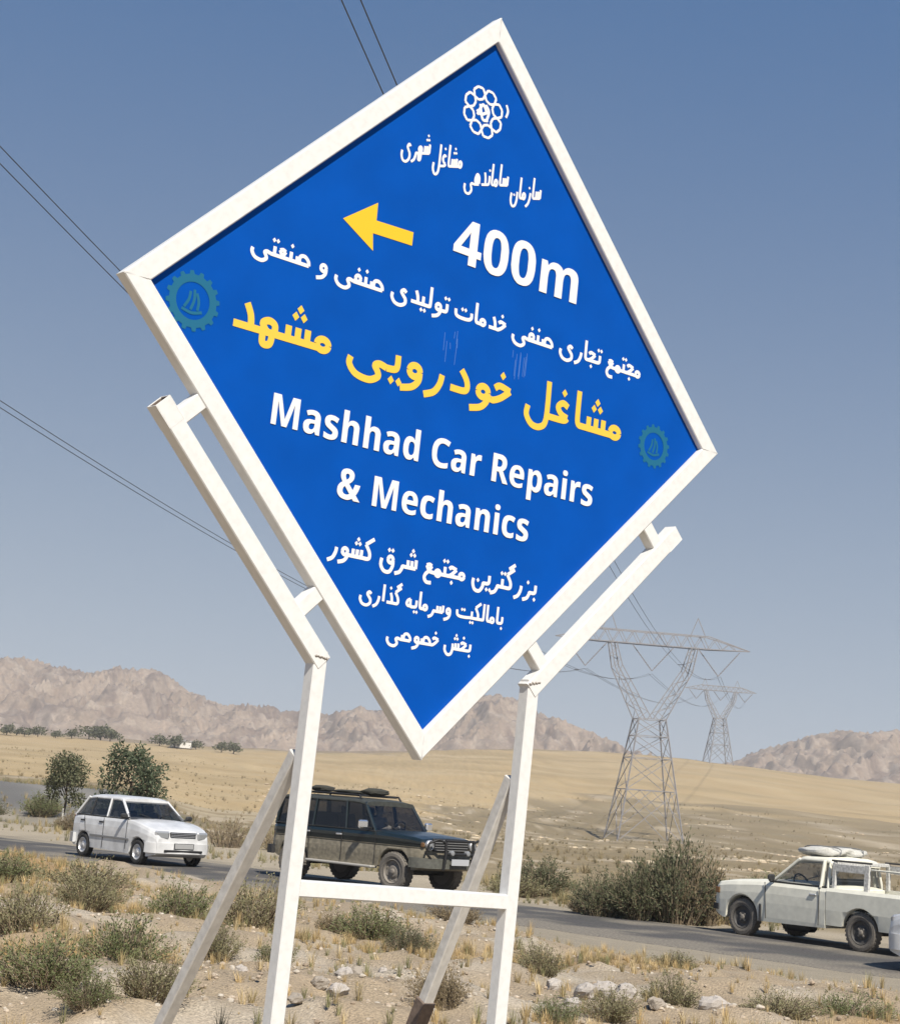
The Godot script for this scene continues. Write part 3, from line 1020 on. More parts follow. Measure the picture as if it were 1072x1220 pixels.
func build_hatch(label, at, turn, paint, group = ""):
	var t = thing("hatchback_car", label, "car", at, turn, group)
	var top = [[-1.76, .62], [-1.745, .86], [-1.68, .93], [-1.5, .95], [.62, .955], [.85, .945], [1.15, .90], [1.45, .825], [1.62, .77], [1.71, .71], [1.735, .6]]
	var bot = [[-1.76, .34], [-1.6, .25], [1.5, .2], [1.7, .26], [1.735, .3]]
	var hw = [[-1.76, .7], [-1.66, .765], [-1.3, .795], [1.2, .795], [1.5, .765], [1.65, .71], [1.735, .66]]
	var ar = [[1.13, .27, .315], [-1.165, .27, .315]]
	var st = ST()
	loft(st, body_rings(top, bot, hw, -1.76, 1.735, ar, {"crown": .03, "tuck": .93}))
	obj("body", st, paint, t)
	var su = ST()
	box(su, Vector3(0, .33, 0), Vector3(3.1, .22, 1.2), .03)
	box(su, Vector3(1.13, .5, 0), Vector3(.6, .3, 1.3)); box(su, Vector3(-1.165, .5, 0), Vector3(.6, .3, 1.3))
	obj("underbody", su, M.black, t)
	for k in [[1.13, .7], [1.13, -.7], [-1.165, .7], [-1.165, -.7]]:
		add_wheel(t, Vector3(k[0], .27, k[1]), .27, .165, {"tyre": M.tyre, "rim": M.rim_silver, "hub": M.rim_silver})
	var g = {"belt": .945, "roof": 1.40, "hb": .735, "hr": .585, "rf": .1, "rr": -1.28,
		"pillars": [[.68, .08, .06], [-.28, -.36, .07], [-1.02, -1.0, .05, 1], [-1.62, -1.3, .1]]}
	glasshouse(t, g, paint, M.glass_dark, M.rubber)
	# bumpers
	var sf = ST()
	sweep_bar(sf, [[1.44, .765], [1.56, .75], [1.66, .7], [1.72, .6], [1.755, .4], [1.765, 0], [1.755, -.4], [1.72, -.6], [1.66, -.7], [1.56, -.75], [1.44, -.765]], .22, .07, .4)
	obj("front_bumper", sf, paint, t)
	var sr = ST()
	sweep_bar(sr, [[-1.5, -.8], [-1.72, -.75], [-1.79, -.4], [-1.8, 0], [-1.79, .4], [-1.72, .75], [-1.5, .8]], .22, .08, .42)
	obj("rear_bumper", sr, paint, t)
	var sg = ST()
	for k in 3: box(sg, Vector3(1.735, .655 + k * .034, 0), Vector3(.05, .012, .66), .004)
	obj("grille", sg, M.chrome_dull, t)
	var sgb = ST()
	box(sgb, Vector3(1.72, .69, 0), Vector3(.035, .12, .68), .01)
	box(sgb, Vector3(1.79, .345, 0), Vector3(.03, .05, 1.0), .01)
	obj("air_intake", sgb, M.black, t)
	for s in [-1, 1]:
		var hl = sub("headlight", t)
		var s1 = ST()
		cbox(s1, Transform3D(Basis(Vector3(0, 1, 0), -s * .22), Vector3(1.69, .675, s * .52)), Vector3(.1, .16, .30), .03)
		obj("lens", s1, M.lamp_glass, hl)
		var s2 = ST()
		cbox(s2, Transform3D(Basis(Vector3(0, 1, 0), -s * .22), Vector3(1.672, .675, s * .522)), Vector3(.1, .185, .34), .03)
		obj("surround", s2, M.chrome_dull, hl)
		var s3 = ST()
		box(s3, Vector3(-1.72, .82, s * .6), Vector3(.1, .26, .2), .03)
		obj("tail_light", s3, M.lamp_red, t)
		var s4 = ST()
		cbox(s4, Transform3D(Basis(Vector3(0, 1, 0), -s * .1), Vector3(.62, 1.02, s * .86)), Vector3(.09, .11, .17), .03)
		bar(s4, Vector3(.62, .98, s * .72), Vector3(.62, 1.0, s * .8), .05, .03)
		obj("mirror", s4, M.black_plastic, t)
		for x in [-.42, -1.22]:
			var s5 = ST()
			box(s5, Vector3(x, .83, s * .795), Vector3(.16, .035, .03), .01)
			obj("door_handle", s5, M.black_plastic, t)
	var sp = ST()
	box(sp, Vector3(1.808, .45, 0), Vector3(.012, .105, .48), .003)
	obj("number_plate", sp, M.plate_grey, t)
	var spb = ST()
	box(spb, Vector3(1.8, .45, 0), Vector3(.012, .13, .52), .003)
	obj("plate_holder", spb, M.black_plastic, t)
	var ss = ST()
	for s in [-1, 1]: bar(ss, Vector3(-.85, .52, s * .8), Vector3(.8, .52, s * .8), .02, .045, .006)
	obj("rub_strip", ss, M.trim_grey, t)
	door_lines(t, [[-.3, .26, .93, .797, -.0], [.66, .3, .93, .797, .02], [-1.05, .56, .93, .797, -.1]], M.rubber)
	seats(t, [[.05, .5, .36, .46], [.05, .5, -.36, .46], [-.85, .5, 0, 1.2]], M.seat_dark)
	steering(t, Vector3(.42, .92, -.36), M.black_plastic)
	var sd = ST()
	box(sd, Vector3(.66, .86, 0), Vector3(.4, .16, 1.3), .04)
	box(sd, Vector3(-.4, .4, 0), Vector3(2.3, .06, 1.4))
	obj("dashboard", sd, M.black_plastic, t)
	return t

func build_suv(at, turn):
	var t = thing("offroad_wagon", "dark green and beige off-road wagon with roof rack and bull bar", "car", at, turn)
	var ar = [[1.45, .39, .47], [-1.52, .39, .47]]
	var hw = [[-2.22, .78], [-2.1, .84], [-1.9, .85], [1.9, .85], [2.1, .82], [2.2, .78]]
	var top_lo = [[-2.22, .92], [2.2, .92]]
	var bot = [[-2.22, .55], [-2.0, .46], [2.0, .46], [2.2, .56]]
	var st = ST()
	loft(st, body_rings(top_lo, bot, hw, -2.22, 2.2, ar, {"crown": .0, "shoulder": .03, "tuck": 1.0, "sill": .5}))
	obj("lower_body", st, M.suv_beige, t).set_meta("label", "beige lower half of the body")
	var s1 = ST()
	loft(s1, body_rings([[-2.22, 1.14], [.82, 1.16], [1.2, 1.17], [1.9, 1.12], [2.12, 1.08], [2.2, 1.0]], [[-2.22, .915], [2.2, .915]], hw, -2.22, 2.2, [], {"crown": .035, "shoulder": .07, "tuck": .92, "sill": .9}))
	obj("upper_body", s1, M.suv_green, t).set_meta("label", "dark green bonnet and upper half of the body")
	var su = ST()
	box(su, Vector3(0, .56, 0), Vector3(4.0, .24, 1.2), .03)
	box(su, Vector3(1.45, .75, 0), Vector3(.9, .3, 1.4)); box(su, Vector3(-1.52, .75, 0), Vector3(.9, .3, 1.4))
	for x in [1.45, -1.52]: bar(su, Vector3(x, .39, -.7), Vector3(x, .39, .7), .12, .12, .03)
	obj("chassis", su, M.black, t)
	for k in [[1.45, .76], [1.45, -.76], [-1.52, .76], [-1.52, -.76]]:
		add_wheel(t, Vector3(k[0], .39, k[1]), .39, .26, {"tyre": M.tyre_dusty, "rim": M.rim_dusty, "hub": M.rim_dusty, "holes": 1})
	var g = {"belt": 1.15, "roof": 1.76, "hb": .79, "hr": .70, "rf": .42, "rr": -2.16,
		"pillars": [[.84, .4, .07], [-.02, -.12, .08], [-1.02, -1.02, .08], [-2.14, -2.1, .12]], "roof_mat": M.suv_roof, "side_glass": M.glass_tint}
	glasshouse(t, g, M.suv_green, M.glass_suv, M.rubber)
	# running boards
	for s in [-1, 1]:
		var sb = ST()
		box(sb, Vector3(-.05, .44, s * .86), Vector3(1.95, .05, .2), .015)
		obj("running_board", sb, M.alu, t)
	# roof rack with rolled ends
	var rk = sub("roof_rack", t)
	for s in [-1, 1]:
		var r1 = ST()
		tube(r1, [Vector3(-2.0, 1.78, s * .6), Vector3(-1.95, 1.86, s * .6), Vector3(.1, 1.86, s * .6), Vector3(.18, 1.78, s * .6)], .022, 6)
		obj("rail", r1, M.black, rk)
	for x in [-1.9, -1.5, -1.1, -.7, -.3, .05]:
		var r2 = ST()
		tube(r2, [Vector3(x, 1.845, -.6), Vector3(x, 1.845, .6)], .018, 6)
		obj("crossbar", r2, M.black, rk)
	for q in [[-1.62, .24, .3, .11], [-.75, .4, .42, .06], [-.02, .17, .4, .12]]:
		var r3 = ST()
		var rings = []
		for i in 7:
			var x = q[0] + lerpf(-q[1], q[1], i / 6.0)
			var e = sqrt(1.0 - pow(absf(i - 3) / 3.3, 2))
			var ring = []
			for k in 10:
				var a = TAU * k / 10.0
				ring.append(Vector3(x, 1.88 + q[3] * .5 + sin(a) * q[3] * .7 * e, cos(a) * q[2] * e + .05 * sin(k * 3 + i)))
			rings.append(ring)
		loft(r3, rings, true, true, false)
		obj("bundle", r3, M.tarp_dark, rk).set_meta("label", "dark rolled bundle tied on the roof rack")
	# front: grille, round lamps, bumper, bull bar
	var sg = ST()
	box(sg, Vector3(2.2, .98, 0), Vector3(.06, .26, 1.1), .02)
	obj("grille", sg, M.black, t)
	var sgs = ST()
	for k in 5: box(sgs, Vector3(2.235, .88 + k * .05, 0), Vector3(.02, .014, 1.0), .004)
	obj("grille_slats", sgs, M.trim_grey, t)
	for s in [-1, 1]:
		var hl = sub("headlight", t, Vector3(2.2, .97, s * .66))
		var xf = Transform3D(Basis(Vector3(0, 1, 0), PI / 2), Vector3.ZERO)
		var l1 = ST()
		lathe(l1, [[.105, .0], [.105, .05], [.09, .062], [.085, .055]], 20, xf)
		obj("bezel", l1, M.chrome_dull, hl)
		var l2 = ST()
		lathe(l2, [[.086, .05], [.06, .066], [.03, .073], [0, .075]], 18, xf)
		obj("lens", l2, M.lamp_glass, hl)
		var ib = ST()
		box(ib, Vector3(2.17, .97, s * .8), Vector3(.1, .1, .05), .02)
		obj("indicator", ib, M.lamp_amber, t)
		var mi = sub("mirror", t)
		var m1 = ST()
		cbox(m1, Transform3D(Basis(Vector3(0, 1, 0), -s * .15), Vector3(.66, 1.28, s * 1.0)), Vector3(.1, .17, .22), .03)
		obj("shell", m1, M.chrome, mi)
		var m2 = ST()
		bar(m2, Vector3(.7, 1.2, s * .78), Vector3(.68, 1.24, s * .93), .04, .03)
		obj("stalk", m2, M.black, mi)
		for x in [-.16, -1.12]:
			var dh = ST()
			box(dh, Vector3(x, 1.03, s * .855), Vector3(.17, .035, .03), .01)
			obj("door_handle", dh, M.chrome_dull, t)
		var tl = ST()
		box(tl, Vector3(-2.21, .85, s * .7), Vector3(.05, .25, .14), .015)
		obj("tail_light", tl, M.lamp_red, t)
	var bp = ST()
	sweep_bar(bp, [[1.95, .9], [2.2, .88], [2.34, .7], [2.36, 0], [2.34, -.7], [2.2, -.88], [1.95, -.9]], .2, .12, .62)
	obj("front_bumper", bp, M.suv_bumper, t)
	var rb = ST()
	sweep_bar(rb, [[-2.1, -.86], [-2.3, -.8], [-2.32, 0], [-2.3, .8], [-2.1, .86]], .18, .1, .58)
	obj("rear_bumper", rb, M.black_plastic, t)
	var bb = sub("bull_bar", t)
	for s in [-1, 1]:
		var b1 = ST()
		tube(b1, [Vector3(2.42, .5, s * .42), Vector3(2.47, .8, s * .42), Vector3(2.45, 1.08, s * .42)], .032, 8)
		obj("upright", b1, M.black, bb)
		var b2 = ST()
		tube(b2, [Vector3(2.45, 1.04, s * .42), Vector3(2.42, 1.1, s * .6), Vector3(2.36, 1.02, s * .82), Vector3(2.33, .82, s * .86), Vector3(2.36, .68, s * .7)], .026, 8)
		obj("side_hoop", b2, M.black, bb)
		var b4 = ST()
		var xq = Transform3D(Basis(Vector3(0, 1, 0), PI / 2), Vector3(2.46, .84, s * .24))
		lathe(b4, [[.05, -.04], [.055, .03], [.045, .045], [0, .05]], 14, xq)
		obj("spot_lamp", b4, M.lamp_glass, bb)
	for y in [1.08, .82]:
		var b3 = ST()
		tube(b3, [Vector3(2.46, y, -.44), Vector3(2.47, y, 0), Vector3(2.46, y, .44)], .028, 8)
		obj("crosstube", b3, M.black, bb)
	var np = ST()
	box(np, Vector3(2.5, .66, 0), Vector3(.014, .125, .53), .003)
	obj("number_plate", np, M.plate, t)
	# spare wheel on the back door
	var sw = add_wheel(t, Vector3(-2.42, .98, .12), .38, .24, {"tyre": M.tyre_dusty, "rim": M.rim_dusty, "hub": M.rim_dusty, "holes": 1})
	sw.name = "spare_wheel"; sw.rotation.y = -PI / 2
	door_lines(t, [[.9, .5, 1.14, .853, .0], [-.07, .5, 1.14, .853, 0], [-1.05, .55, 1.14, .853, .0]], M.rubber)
	seats(t, [[-.15, .85, .38, .5], [-.15, .85, -.38, .5], [-1.15, .85, 0, 1.25]], M.seat_dark)
	steering(t, Vector3(.38, 1.2, -.38), M.black_plastic)
	var sd = ST()
	box(sd, Vector3(.68, 1.06, 0), Vector3(.4, .2, 1.4), .05)
	box(sd, Vector3(-.7, .7, 0), Vector3(2.9, .06, 1.5))
	obj("dashboard", sd, M.black_plastic, t)
	return t

func build_pickup(at, turn):
	var t = thing("pickup_truck", "old pale cream pickup truck with white bundle on its roof", "pickup", at, turn)
	var ar = [[1.36, .31, .37], [-1.16, .31, .37]]
	var hw = [[-2.15, .74], [-2.0, .785], [1.5, .79], [1.9, .76], [2.0, .72], [2.04, .66]]
	var bot = [[-2.15, .42], [-2.0, .33], [1.8, .27], [2.04, .36]]
	var st = ST()
	loft(st, body_rings([[-.46, .965], [.74, .965], [1.1, .95], [1.7, .905], [1.95, .87], [2.02, .82], [2.04, .7]], bot, hw, -.455, 2.04, [ar[0]], {"crown": .035, "tuck": .9}))
	obj("cab_body", st, M.pickup, t)
	var sb = ST()
	# load bed: two flanks, floor, headboard and tailgate
	for s in [-1, 1]:
		var rings = []
		var xs = [-2.15]
		for k in 17: xs.append(-1.16 - .37 * cos(PI * k / 16.0))
		xs.append(-.47); xs.insert(1, -1.8)
		xs.sort()
		for x in xs:
			var yb = .36
			var dx = absf(x + 1.16)
			if dx < .37: yb = maxf(yb, .31 + sqrt(.37 * .37 - dx * dx))
			rings.append([Vector3(x, yb, s * .765), Vector3(x, maxf(yb + .012, .6), s * .788), Vector3(x, .9, s * .786), Vector3(x, .955, s * .75), Vector3(x, .955, s * .69), Vector3(x, .9, s * .685), Vector3(x, yb, s * .69)])
		loft(sb, rings)
	box(sb, Vector3(-1.3, .6, 0), Vector3(1.66, .05, 1.36), .01)
	box(sb, Vector3(-.5, .78, 0), Vector3(.04, .34, 1.36), .01)
	box(sb, Vector3(-2.13, .74, 0), Vector3(.05, .42, 1.36), .015)
	obj("load_bed", sb, M.pickup, t)
	var su = ST()
	box(su, Vector3(0, .42, 0), Vector3(3.9, .16, .8), .03)
	box(su, Vector3(1.36, .55, 0), Vector3(.7, .3, 1.2)); box(su, Vector3(-1.16, .57, 0), Vector3(.76, .3, 1.3))
	bar(su, Vector3(-1.16, .31, -.65), Vector3(-1.16, .31, .65), .1, .1, .03)
	bar(su, Vector3(1.36, .31, -.65), Vector3(1.36, .31, .65), .08, .08, .02)
	box(su, Vector3(.3, .28, -.45), Vector3(.5, .2, .3), .05)
	obj("chassis", su, M.black, t)
	for k in [[1.36, .67], [1.36, -.67], [-1.16, .67], [-1.16, -.67]]:
		add_wheel(t, Vector3(k[0], .31, k[1]), .31, .18, {"tyre": M.tyre_dusty, "rim": M.rim_dark, "hub": M.rim_dusty})
	var g = {"belt": .955, "roof": 1.41, "hb": .72, "hr": .6, "rf": .22, "rr": -.4,
		"pillars": [[.78, .24, .06], [-.32, -.3, .12], [-.44, -.4, .05]]}
	glasshouse(t, g, M.pickup, M.glass_clear, M.rubber)
	var fb = ST()
	sweep_bar(fb, [[1.9, .74], [2.0, .73], [2.06, .6], [2.08, 0], [2.06, -.6], [2.0, -.73], [1.9, -.74]], .1, .07, .44)
	obj("front_bumper", fb, M.black_plastic, t)
	var gr = ST()
	box(gr, Vector3(2.04, .68, 0), Vector3(.05, .17, 1.3), .02)
	obj("grille", gr, M.black, t)
	for s in [-1, 1]:
		var xq = Transform3D(Basis(Vector3(0, 1, 0), PI / 2), Vector3(2.05, .68, s * .52))
		var l = ST()
		lathe(l, [[.1, -.03], [.1, .03], [.07, .045], [0, .05]], 18, xq)
		obj("headlight", l, M.lamp_glass, t)
		var w = ST()
		box(w, Vector3(1.93, .72, s * .77), Vector3(.1, .1, .03), .01)
		obj("indicator", w, M.lamp_amber, t)
		var dh = ST()
		box(dh, Vector3(-.2, .82, s * .795), Vector3(.15, .03, .03), .01)
		obj("door_handle", dh, M.chrome_dull, t)
		var mi = ST()
		box(mi, Vector3(.66, 1.03, s * .84), Vector3(.06, .1, .15), .02)
		bar(mi, Vector3(.68, .96, s * .74), Vector3(.66, 1.0, s * .82), .03, .02)
		obj("mirror", mi, M.black_plastic, t)
		var fl = ST()
		box(fl, Vector3(.93, .42, s * .78), Vector3(.05, .3, .05), .012)
		obj("mud_flap", fl, M.black_plastic, t)
	# white frame over the front of the bed and thin rails behind it
	var fr = sub("bed_frame", t)
	for s in [-1, 1]:
		for x in [-.56, -1.22]:
			var p1 = ST()
			bar(p1, Vector3(x, .93, s * .7), Vector3(x, 1.37, s * .69), .1 if x < -1.0 else .07, .05, .008, Vector3(0, 0, 1))
			obj("post", p1, M.frame_white, fr)
		var p2 = ST()
		box(p2, Vector3(-.89, 1.29, s * .7), Vector3(.6, .13, .035), .008)
		obj("side_board", p2, M.frame_white, fr)
		var p3 = ST()
		tube(p3, [Vector3(-.5, 1.4, s * .69), Vector3(-1.3, 1.4, s * .69)], .018, 6)
		obj("top_rail", p3, M.rim_dark, fr)
		var p4 = ST()
		tube(p4, [Vector3(-1.3, 1.3, s * .69), Vector3(-2.1, 1.3, s * .69), Vector3(-2.1, .95, s * .69)], .018, 6)
		obj("rear_rail", p4, M.pickup, fr)
	var p5 = ST()
	box(p5, Vector3(-.56, 1.36, 0), Vector3(.06, .06, 1.4), .008)
	obj("headboard", p5, M.frame_white, fr)
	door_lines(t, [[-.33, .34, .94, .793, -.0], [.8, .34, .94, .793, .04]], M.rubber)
	seats(t, [[.1, .5, 0, 1.2]], M.seat_dark)
	steering(t, Vector3(.42, .95, -.34), M.black_plastic)
	var sd = ST()
	box(sd, Vector3(.72, .88, 0), Vector3(.3, .14, 1.3), .04)
	box(sd, Vector3(.2, .42, 0), Vector3(1.2, .06, 1.4))
	obj("dashboard", sd, M.black_plastic, t)
	# the bundle lying on the cab roof is a thing of its own
	var b = thing("canvas_bundle", "rolled white canvas bundle lying on the pickup's cab roof", "bundle", t.transform * Vector3(.05, 1.45, 0), turn)
	var rings = []
	rng.seed = 5
	for i in 15:
		var k = i / 14.0
		var e = pow(1.0 - pow(absf(k * 2 - 1), 8), .5) * .75 + .25
		var ring = []
		for q in 16:
			var a = TAU * q / 16.0
			var w = 1.0 + .16 * sin(q * 1.3 + i * .9) + .05 * rng.randfn()
			ring.append(Vector3(signf(cos(a)) * pow(absf(cos(a)), .6) * .36 * e * w, maxf(.0, .07 + signf(sin(a)) * pow(absf(sin(a)), .7) * .075 * e * w), lerpf(-.56, .56, k)))
		rings.append(ring)
	var sc = ST()
	loft(sc, rings, true, true, false)
	obj("canvas", sc, M.canvas, b)
	var rp = ST()
	for zz in [-.3, .28]:
		var pts = []
		for q in 17:
			var a = TAU * q / 16.0
			pts.append(Vector3(signf(cos(a)) * pow(absf(cos(a)), .6) * .41, maxf(.0, .07 + signf(sin(a)) * pow(absf(sin(a)), .7) * .092), zz + .02 * sin(a * 3)))
		tube(rp, pts, .009, 5, false)
	obj("rope", rp, M.trim_grey, b)
	return t

# ------------------------------------------------------------------ pylons and wires
func lattice(st, a0, a1, b0, b1, n, w):
	# zigzag between two chords
	for i in n:
		var k0 = i / float(n); var k1 = (i + 1) / float(n)
		var p = a0.lerp(a1, k0) if i % 2 == 0 else b0.lerp(b1, k0)
		var q = b0.lerp(b1, k1) if i % 2 == 0 else a0.lerp(a1, k1)
		bar(st, p, q, w, w)

func build_pylon(label, at, turn, s, th):
	var t = thing("power_pylon", label, "pylon", at, turn, "lattice power pylons")
	var b = 4.75 * s; var wst = 1.95 * s; var hw = 17.2 * s
	var corners = [[-1, -1], [1, -1], [1, 1], [-1, 1]]
	var V = func(c, k): return Vector3(c[0] * lerpf(b, wst, k), hw * k, c[1] * lerpf(b, wst, k))
	for c in corners:
		var st = ST()
		bar(st, V.call(c, 0) - Vector3(0, .6, 0), V.call(c, 1), th * 1.25, th * 1.25)
		obj("leg", st, M.steel, t)
	var sb = ST()
	for i in 4:
		var c = corners[i]; var d = corners[(i + 1) % 4]
		var lv = [0.0, .42, .68, .86, 1.0]
		for k in 4:
			bar(sb, V.call(c, lv[k]), V.call(d, lv[k + 1]), th * .7, th * .7)
			bar(sb, V.call(d, lv[k]), V.call(c, lv[k + 1]), th * .7, th * .7)
			bar(sb, V.call(c, lv[k + 1]), V.call(d, lv[k + 1]), th * .8, th * .8)
		# knee bracing under the first belt
		var m = (V.call(c, .42) + V.call(d, .42)) * .5
		bar(sb, V.call(c, .2), m, th * .6, th * .6)
		bar(sb, V.call(d, .2), m, th * .6, th * .6)
	obj("bracing", sb, M.steel, t)
	# forked head
	for sd in [-1, 1]:
		var sf = ST()
		for z in [-1, 1]:
			var o0 = Vector3(sd * wst, hw, z * wst); var i0 = Vector3(sd * .1 * s, hw, z * wst)
			var el = Vector3(sd * 5.6 * s, 24.2 * s, z * 1.2 * s); var ei = Vector3(sd * 4.6 * s, 24.6 * s, z * 1.2 * s)
			var tp = Vector3(sd * 6.4 * s, 27.9 * s, z * .8 * s); var ti = Vector3(sd * 5.5 * s, 27.9 * s, z * .8 * s)
			bar(sf, o0, el, th, th); bar(sf, i0, ei, th, th)
			bar(sf, el, tp, th, th); bar(sf, ei, ti, th, th)
			lattice(sf, o0, el, i0, ei, 7, th * .6)
			lattice(sf, el, tp, ei, ti, 4, th * .6)
		lattice(sf, Vector3(sd * wst, hw, -wst), Vector3(sd * 5.6 * s, 24.2 * s, -1.2 * s), Vector3(sd * wst, hw, wst), Vector3(sd * 5.6 * s, 24.2 * s, 1.2 * s), 6, th * .5)
		obj("fork", sf, M.steel, t)
	# crossarm: a box girder that tapers to its ends
	var sc = ST()
	for z in [-.8, .8]:
		var lo0 = Vector3(-14.2 * s, 28.0 * s, 0); var lo1 = Vector3(-8 * s, 27.8 * s, z * s); var lo2 = Vector3(8 * s, 27.8 * s, z * s); var lo3 = Vector3(14.2 * s, 28.0 * s, 0)
		var hi1 = Vector3(-8 * s, 29.6 * s, z * s); var hi2 = Vector3(8 * s, 29.6 * s, z * s)
		for p in [[lo0, lo1], [lo1, lo2], [lo2, lo3], [lo0, hi1], [hi1, hi2], [hi2, lo3]]: bar(sc, p[0], p[1], th, th)
		lattice(sc, lo1, lo2, hi1, hi2, 16, th * .65)
		lattice(sc, lo0, lo1, lo0, hi1, 6, th * .55); lattice(sc, lo3, lo2, lo3, hi2, 6, th * .55)
	for sd in [-1, 1]:   # earth-wire peaks
		bar(sc, Vector3(sd * 5.4 * s, 29.6 * s, 0), Vector3(sd * 6.4 * s, 32.2 * s, 0), th * .8, th * .8)
		bar(sc, Vector3(sd * 7.6 * s, 29.6 * s, 0), Vector3(sd * 6.4 * s, 32.2 * s, 0), th * .8, th * .8)
	obj("crossarm", sc, M.steel, t)
	for x in [-9.7, 0, 9.7]:
		var si = ST()
		for sd in [-1, 1]:
			bar(si, Vector3((x + sd * 3.0) * s, 27.7 * s, 0), Vector3(x * s, 24.1 * s, 0), th * .9, th * .9)
			var a = Vector3((x + sd * 2.6) * s, 27.2 * s, 0); var e = Vector3((x + sd * .4) * s, 24.6 * s, 0)
			for k in 9:
				var p = a.lerp(e, k / 8.0)
				cbox(si, Transform3D(Basis(), p), Vector3(th * 1.7, th * .7, th * 1.7))
		obj("insulator_string", si, M.insulator, t)
	return t

func wire(label, f, s1, n, r, spacer, off):
	# twin conductor; f(s) gives the centre line, off the half distance across
	var t = thing("power_line", label, "wire", f.call(0.0))
	var o = t.position
	for sd in [-1, 1]:
		var st = ST(); var pts = []
		for i in n + 1: pts.append(f.call(s1 * i / n) + off * sd - o)
		tube(st, pts, r, 4, false)
		obj("conductor", st, M.wire, t)
	if spacer > 0:
		var sp = ST()
		var s = spacer * .5
		while s < s1:
			bar(sp, f.call(s) - off - o, f.call(s) + off - o, .06, .06)
			s += spacer
		obj("spacer", sp, M.wire, t)
	return t

# ------------------------------------------------------------------ a seated driver (one continuous skin)
func sdf_mesh(bones, cell, blend):
	var lo = Vector3.ONE * 1e9; var hi = -lo
	for b in bones:
		for e in [[b[0], b[2]], [b[1], b[3]]]:
			lo = lo.min(e[0] - Vector3.ONE * (e[1] + cell * 3)); hi = hi.max(e[0] + Vector3.ONE * (e[1] + cell * 3))
	var n = Vector3i(((hi - lo) / cell).ceil()) + Vector3i.ONE
	var f = PackedFloat32Array(); f.resize(n.x * n.y * n.z)
	for k in n.z:
		for j in n.y:
			for i in n.x:
				var p = lo + Vector3(i, j, k) * cell
				var d = 1e3
				for b in bones:
					var ab = b[1] - b[0]
					var t = clampf((p - b[0]).dot(ab) / maxf(ab.length_squared(), 1e-9), 0, 1)
					var q = p.distance_to(b[0] + ab * t) - lerpf(b[2], b[3], t)
					var h = clampf(.5 + .5 * (d - q) / blend, 0, 1)
					d = lerpf(d, q, h) - blend * h * (1 - h)
				f[(k * n.y + j) * n.x + i] = d
	var idx = {}
	var pos = []
	for k in n.z - 1:
		for j in n.y - 1:
			for i in n.x - 1:
				var acc = Vector3.ZERO; var cnt = 0
				var v = []
				for c in 8:
					v.append(f[((k + (c >> 2)) * n.y + j + ((c >> 1) & 1)) * n.x + i + (c & 1)])
				for e in [[0, 1], [2, 3], [4, 5], [6, 7], [0, 2], [1, 3], [4, 6], [5, 7], [0, 4], [1, 5], [2, 6], [3, 7]]:
					if (v[e[0]] < 0) != (v[e[1]] < 0):
						var t = v[e[0]] / (v[e[0]] - v[e[1]])
						var a = Vector3(e[0] & 1, (e[0] >> 1) & 1, e[0] >> 2); var b = Vector3(e[1] & 1, (e[1] >> 1) & 1, e[1] >> 2)
						acc += a.lerp(b, t); cnt += 1
				if cnt > 0:
					idx[(k * n.y + j) * n.x + i] = pos.size()
					pos.append(lo + (Vector3(i, j, k) + acc / cnt) * cell)
	var st = ST()
	st.set_smooth_group(0)
	for k in range(1, n.z - 1):
		for j in range(1, n.y - 1):
			for i in range(1, n.x - 1):
				var id = (k * n.y + j) * n.x + i
				for ax in [[1, n.x, n.x * n.y, Vector3(1, 0, 0)], [n.x, n.x * n.y, 1, Vector3(0, 1, 0)], [n.x * n.y, 1, n.x, Vector3(0, 0, 1)]]:
					if (f[id] < 0) != (f[id + ax[0]] < 0):
						var q = [id, id - ax[1], id - ax[1] - ax[2], id - ax[2]]
						if idx.has(q[0]) and idx.has(q[1]) and idx.has(q[2]) and idx.has(q[3]):
							var c = (pos[idx[q[0]]] + pos[idx[q[2]]]) * .5
							var o = c - ax[3] * (1.0 if f[id] < 0 else -1.0)
							quad(st, pos[idx[q[0]]], pos[idx[q[1]]], pos[idx[q[2]]], pos[idx[q[3]]], o)
	return st

